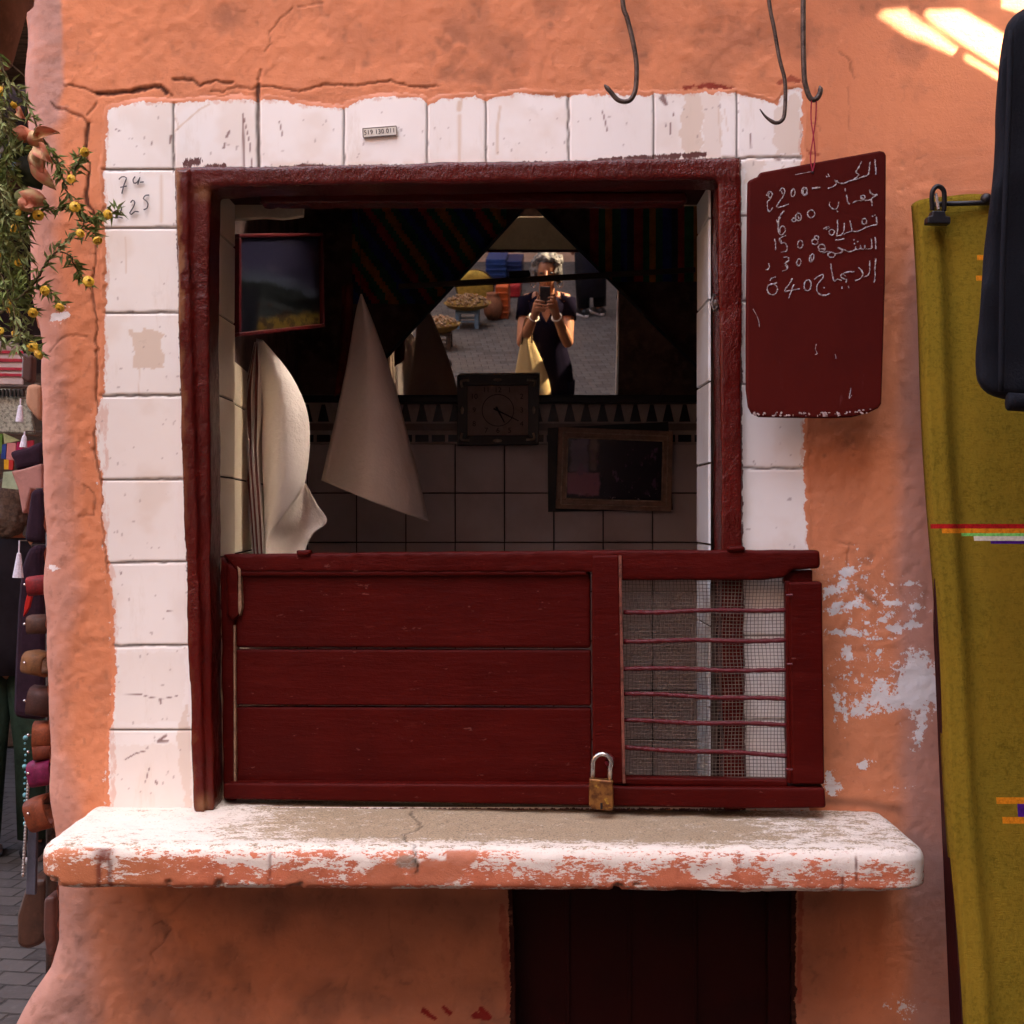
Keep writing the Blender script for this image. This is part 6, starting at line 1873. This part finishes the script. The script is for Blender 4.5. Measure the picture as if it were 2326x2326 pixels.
def bystander(loc, face, label, top_c, leg_c, hair, H=1.62, robe=False):
    """plain standing figure: continuous body, with clothes, shoes and hair as parts"""
    k = H / 1.62
    root = empty("person", loc, label, "person")
    M_ = Matrix.Translation(Vector(loc)) @ Matrix.Rotation(face, 4, 'Z') @ Matrix.Scale(k, 4)
    def fin(name, src, mat, sm=True, solid=0):
        me_ = src if not isinstance(src, MB) else mesh_from(src, name=name)
        me_.transform(M_)
        return part(name, me_, mat, root, smooth=sm, solid=solid)
    b = MB()
    head_into(b, (0, .03, 1.50), 1.0)
    b.tube([(0, 0, 1.33), (0, 0, 1.15), (0, 0, 1.0), (0, 0, .86)], [.09, .12, .10, .12], 16)
    b.ball((0, 0, .88), (.16, .11, .12), 16, 10)
    for s_ in (-1, 1):
        sh_, el_, wr_ = Vector((.165 * s_, 0, 1.31)), Vector((.20 * s_, -.02, 1.03)), Vector((.19 * s_, .07, .80))
        b.tube([Vector((.05 * s_, 0, 1.33)), sh_, el_, wr_], [.05, .056, .042, .026], 12)
        pm = wr_ + Vector((0, .02, -.06))
        hand_into(b, wr_, pm, [[pm + Vector((.0, -.026 + .017 * q_, -.02)), pm + Vector((-.004 * s_, -.024 + .018 * q_, -.055)), pm + Vector((-.012 * s_, -.018 + .018 * q_, -.085 + .006 * abs(q_ - 1.5)))] for q_ in range(4)] + [[pm + Vector((0, .03, .01)), pm + Vector((-.012 * s_, .048, -.02)), pm + Vector((-.018 * s_, .05, -.045))]])
        hp_, kn_, an_ = Vector((.085 * s_, 0, .86)), Vector((.095 * s_, .015, .46)), Vector((.10 * s_, -.02, .07))
        b.tube([hp_, kn_, an_, an_ + Vector((.015 * s_, .15, -.035))], [.088, .058, .036, .03], 12)
    fin("body", remeshed(b, .006, 3, .5), M_SKIN)
    tpm = MB()
    rr_ = [(.80, .185, .135), (.95, .165, .12), (1.08, .155, .118), (1.2, .175, .125), (1.29, .178, .11), (1.34, .12, .08), (1.375, .07, .065)]
    if robe: rr_ = [(.22, .17, .15), (.5, .16, .14)] + rr_
    tpm.grid([[Vector((rx * math.cos(2 * math.pi * j / 32), ry * math.sin(2 * math.pi * j / 32), z)) for j in range(32)] for z, rx, ry in rr_], close=True)
    for s_ in (-1, 1):
        tpm.tube([Vector((.10 * s_, 0, 1.32)), Vector((.168 * s_, 0, 1.312)), Vector((.20 * s_, -.02, 1.03)), Vector((.191 * s_, .06, .83))], [.06, .066, .056, .045], 12, cap=False)
    fin("robe" if robe else "jacket", tpm, simple("outer cloth", top_c, .9, .3, 9, .3), True, .003)
    lg = MB()
    for s_ in (-1, 1):
        lg.tube([Vector((.085 * s_, 0, .9)), Vector((.10 * s_, .015, .47)), Vector((.105 * s_, -.015, .09))], [.115, .086, .07], 14)
    fin("trousers", lg, simple("trouser cloth", leg_c, .9, .35, 14, .4, 60))
    for s_ in (-1, 1):
        so = MB().tube([Vector((.10 * s_, -.08, .045)), Vector((.105 * s_, .05, .045)), Vector((.12 * s_, .17, .03))], [.044, .045, .03], 12)
        fin("shoe", so, M_BLACK)
        sl_ = MB().prism([Vector((.10 * s_ + .05 * math.cos(t), .04 + .145 * math.sin(t), .0)) for t in np.linspace(0, 2 * math.pi, 20)[:-1]], [Vector((.10 * s_ + .05 * math.cos(t), .04 + .145 * math.sin(t), .025)) for t in np.linspace(0, 2 * math.pi, 20)[:-1]])
        fin("sole", sl_, simple("pale rubber", (.4, .4, .42), .7, .1))
    hm = MB().ball((0, .005, 1.535), (.088, .105, .098), 18, 12)
    hm.ball((0, -.035, 1.47), (.082, .075, .10), 16, 10)
    fin("hair", roughen(remeshed(hm, .008, 2), .012, 40, 3, 5), hair)
    return root
bystander((-2.10, 3.05, 0), R(8), "person with brown hair and green trousers walking away down the alley", (.012, .010, .014), (.018, .035, .024), hair_mat("brown hair", (.10, .068, .05), (.045, .030, .022)), 1.58)
gp = MG(1342, 716)
bystander((gp.x, gp.y, 0), R(150), "person in a long dark robe standing behind the photographer in the mirror", (.014, .014, .024), (.012, .012, .016), hair_mat("black hair", (.02, .016, .014), (.01, .008, .008)), 1.68, True)

# ---------------------------------------------------------------- street stall goods seen in the mirror
def mpx(px, py):
    m, r = mirror_hit(px, py)
    gq = MG(px, py)
    return gq, ((m - cam.location).length + (gq - m).length) / FPX
def stool(name, label, c, w, h, mat):
    root = empty(name, c, label, "stool")
    part("seat", MB().box(c.x - w, c.x + w, c.y - w, c.y + w, h - .03, h), mat, root, bevel=.006)
    for sx in (-1, 1):
        for sy in (-1, 1):
            x_, y_ = c.x + sx * w * .82, c.y + sy * w * .82
            part("leg", MB().box(x_ - .022, x_ + .022, y_ - .022, y_ + .022, 0, h - .031), mat, root, bevel=.004)
    m = MB()
    for s_ in (-1, 1):
        m.box(c.x - w * .78, c.x + w * .78, c.y + s_ * w * .82 - .012, c.y + s_ * w * .82 + .012, h * .35, h * .42)
        m.box(c.x + s_ * w * .82 - .012, c.x + s_ * w * .82 + .012, c.y - w * .78, c.y + w * .78, h * .35 + .001, h * .42 + .001)
    part("stretcher", m, mat, root)
    return root
M_BLUE = simple("pale blue paint", (.16, .26, .36), .6, .3, 12, .2)
M_STRAW = simple("golden straw", (.26, .16, .045), .8, .3, 30, .5)
gq, sc = mpx(1063, 742)
hT = 40 * sc
stool("blue_stool", "pale blue wooden stool carrying a basket of shells in the mirror", gq, 26 * sc, hT, M_BLUE)
def basket_of(name, label, hlabel, c, r_, z0, hgt, goods, seed, heap=1.0):
    m = MB().lathe((c.x, c.y, z0), [(.001, 0.004), (r_ * .6, .004), (r_ * .85, hgt * .4), (r_, hgt), (r_ * 1.03, hgt * 1.05), (r_ * .98, hgt * 1.02), (r_ * .8, hgt * .5), (.001, hgt * .45)], 30)
    solo(name, m, M_STRAW, label, "basket", smooth=True)
    rg_ = random.Random(seed)
    q_ = MB()
    for k in range(170):
        a, rr_ = rg_.uniform(0, 6.283), r_ * .9 * math.sqrt(rg_.random())
        z = z0 + hgt * .75 + heap * r_ * .38 * (1 - (rr_ / r_) ** 2) + rg_.uniform(-.01, .02)
        e_ = Matrix.Rotation(rg_.uniform(0, 3), 3, Vector((rg_.random(), rg_.random(), rg_.random())).normalized())
        q_.ball((c.x + rr_ * math.cos(a), c.y + rr_ * math.sin(a), z), (r_ * rg_.uniform(.06, .12), r_ * rg_.uniform(.04, .08), r_ * rg_.uniform(.03, .06)), 7, 5, rot=e_)
    solo("heaped_goods", q_, goods, hlabel, "goods", kind='stuff')
M_SHELL = simple("mixed brown shells", (.27, .165, .075), .45, .6, 25, .3, 60, dark=(.11, .055, .03))
basket_of("flat_basket", "wide flat straw basket of shells on the blue stool in the mirror", "heap of brown and cream shells filling the flat basket", gq, 52 * sc, hT + .002, 13 * sc, M_SHELL, 3)
g3, s3 = mpx(1120, 726)
m = MB().lathe((g3.x, g3.y, 0), [(.001, .002), (12 * s3, .002), (20 * s3, 14 * s3), (22 * s3, 34 * s3), (16 * s3, 50 * s3), (13 * s3, 56 * s3), (15 * s3, 60 * s3), (12 * s3, 60 * s3), (11 * s3, 50 * s3), (.001, 46 * s3)], 28)
solo("clay_pot", m, simple("terracotta", (.26, .11, .06), .8, .3, 10, .3), "round brown clay jar beside the blue stool in the mirror", "pot", smooth=True)
g2, s2 = mpx(1078, 700)
tr_ = empty("straw_tray", (g2.x, g2.y, 0), "big yellow round straw tray leaning upright behind the shells in the mirror", "tray")
mt = Matrix.Translation((g2.x, g2.y - .05, 42 * s2)) @ Matrix.Rotation(R(72), 4, 'X')
dm = MB().lathe((0, 0, 0), [(.001, 0), (30 * s2, .0), (40 * s2, .02), (42 * s2, .05), (42 * s2, .062), (39 * s2, .035), (29 * s2, .014), (.001, .014)], 36)
me = mesh_from(dm, name="disc"); me.transform(mt)
part("disc", me, simple("yellow straw", (.52, .36, .07), .8, .3, 20, .5), tr_, smooth=True)
rm = MB().tube([Vector((42 * s2 * math.cos(t), 42 * s2 * math.sin(t), .056)) for t in np.linspace(0, 2 * math.pi, 40)], .014, 8)
me = mesh_from(rm, name="rim"); me.transform(mt)
part("rim", me, M_WOOD, tr_, smooth=True)
def crate(name, label, px, py, w, h, col, depth=None):
    gq, sc = mpx(px, py)
    w, h = w * sc / 2, h * sc
    d_ = depth or w
    root = empty(name, gq, label, "crate")
    mt = simple(name + " plastic", col, .5, .25, 8, .1)
    part("shell", MB().prism([Vector((gq.x - w, gq.y - d_, 0)), Vector((gq.x + w, gq.y - d_, 0)), Vector((gq.x + w, gq.y + d_, 0)), Vector((gq.x - w, gq.y + d_, 0))],
                             [Vector((gq.x - w * 1.06, gq.y - d_ * 1.06, h)), Vector((gq.x + w * 1.06, gq.y - d_ * 1.06, h)), Vector((gq.x + w * 1.06, gq.y + d_ * 1.06, h)), Vector((gq.x - w * 1.06, gq.y + d_ * 1.06, h))]), mt, root, bevel=.01)
    m = MB()
    for k in range(1, 5):
        m.box(gq.x - w * 1.08, gq.x + w * 1.08, gq.y - d_ * 1.09, gq.y + d_ * 1.09, h * k / 5 - .012, h * k / 5 + .012)
    part("slat_bands", m, mt, root, bevel=.004)
    return root
crate("orange_crate", "tall orange plastic crate standing beside the clay jar in the mirror", 1143, 717, 27, 72, (.42, .075, .012), .2)
crate("red_crate", "small red plastic crate behind the orange one in the mirror", 1169, 668, 26, 26, (.33, .01, .014), .25)
crate("blue_crate", "wide bright blue crate far down the street in the mirror", 1130, 640, 42, 58, (.008, .035, .15), .3)
crate("dark_blue_crate", "dark blue crate standing right of the bright blue one in the mirror", 1170, 636, 34, 50, (.006, .018, .085), .3)
g4, s4 = mpx(1000, 792)
stool("brown_stool", "low brown stool with a shell basket at the mirror's left edge", g4, 26 * s4, 40 * s4, M_WOOD)
basket_of("round_basket", "round straw basket of pale shells on the brown stool", "heap of cream shells in the round basket", g4, 46 * s4, 40 * s4 + .002, 16 * s4, simple("cream shells", (.32, .21, .12), .45, .5, 25, .3, 60, dark=(.15, .08, .05)), 8)
g5, s5 = mpx(1008, 846)
bk = empty("black_bag", g5, "small black bag with a pale strap on the paving in the mirror", "bag")
part("pouch", roughen(remeshed(MB().ball((g5.x, g5.y, 17 * s5), (20 * s5, 14 * s5, 17 * s5), 18, 12), .012, 1), .012, 9, 2, 3), M_BLACK, bk, smooth=True)
part("strap", MB().tube(smooth_pts([g5 + Vector((-4 * s5, 14 * s5, 6 * s5)), g5 + Vector((2 * s5, 16 * s5, 20 * s5)), g5 + Vector((4 * s5, 4 * s5, 36 * s5))]), .016, 8), simple("pale strap", (.5, .36, .22), .7, .2, 20), bk, smooth=True)
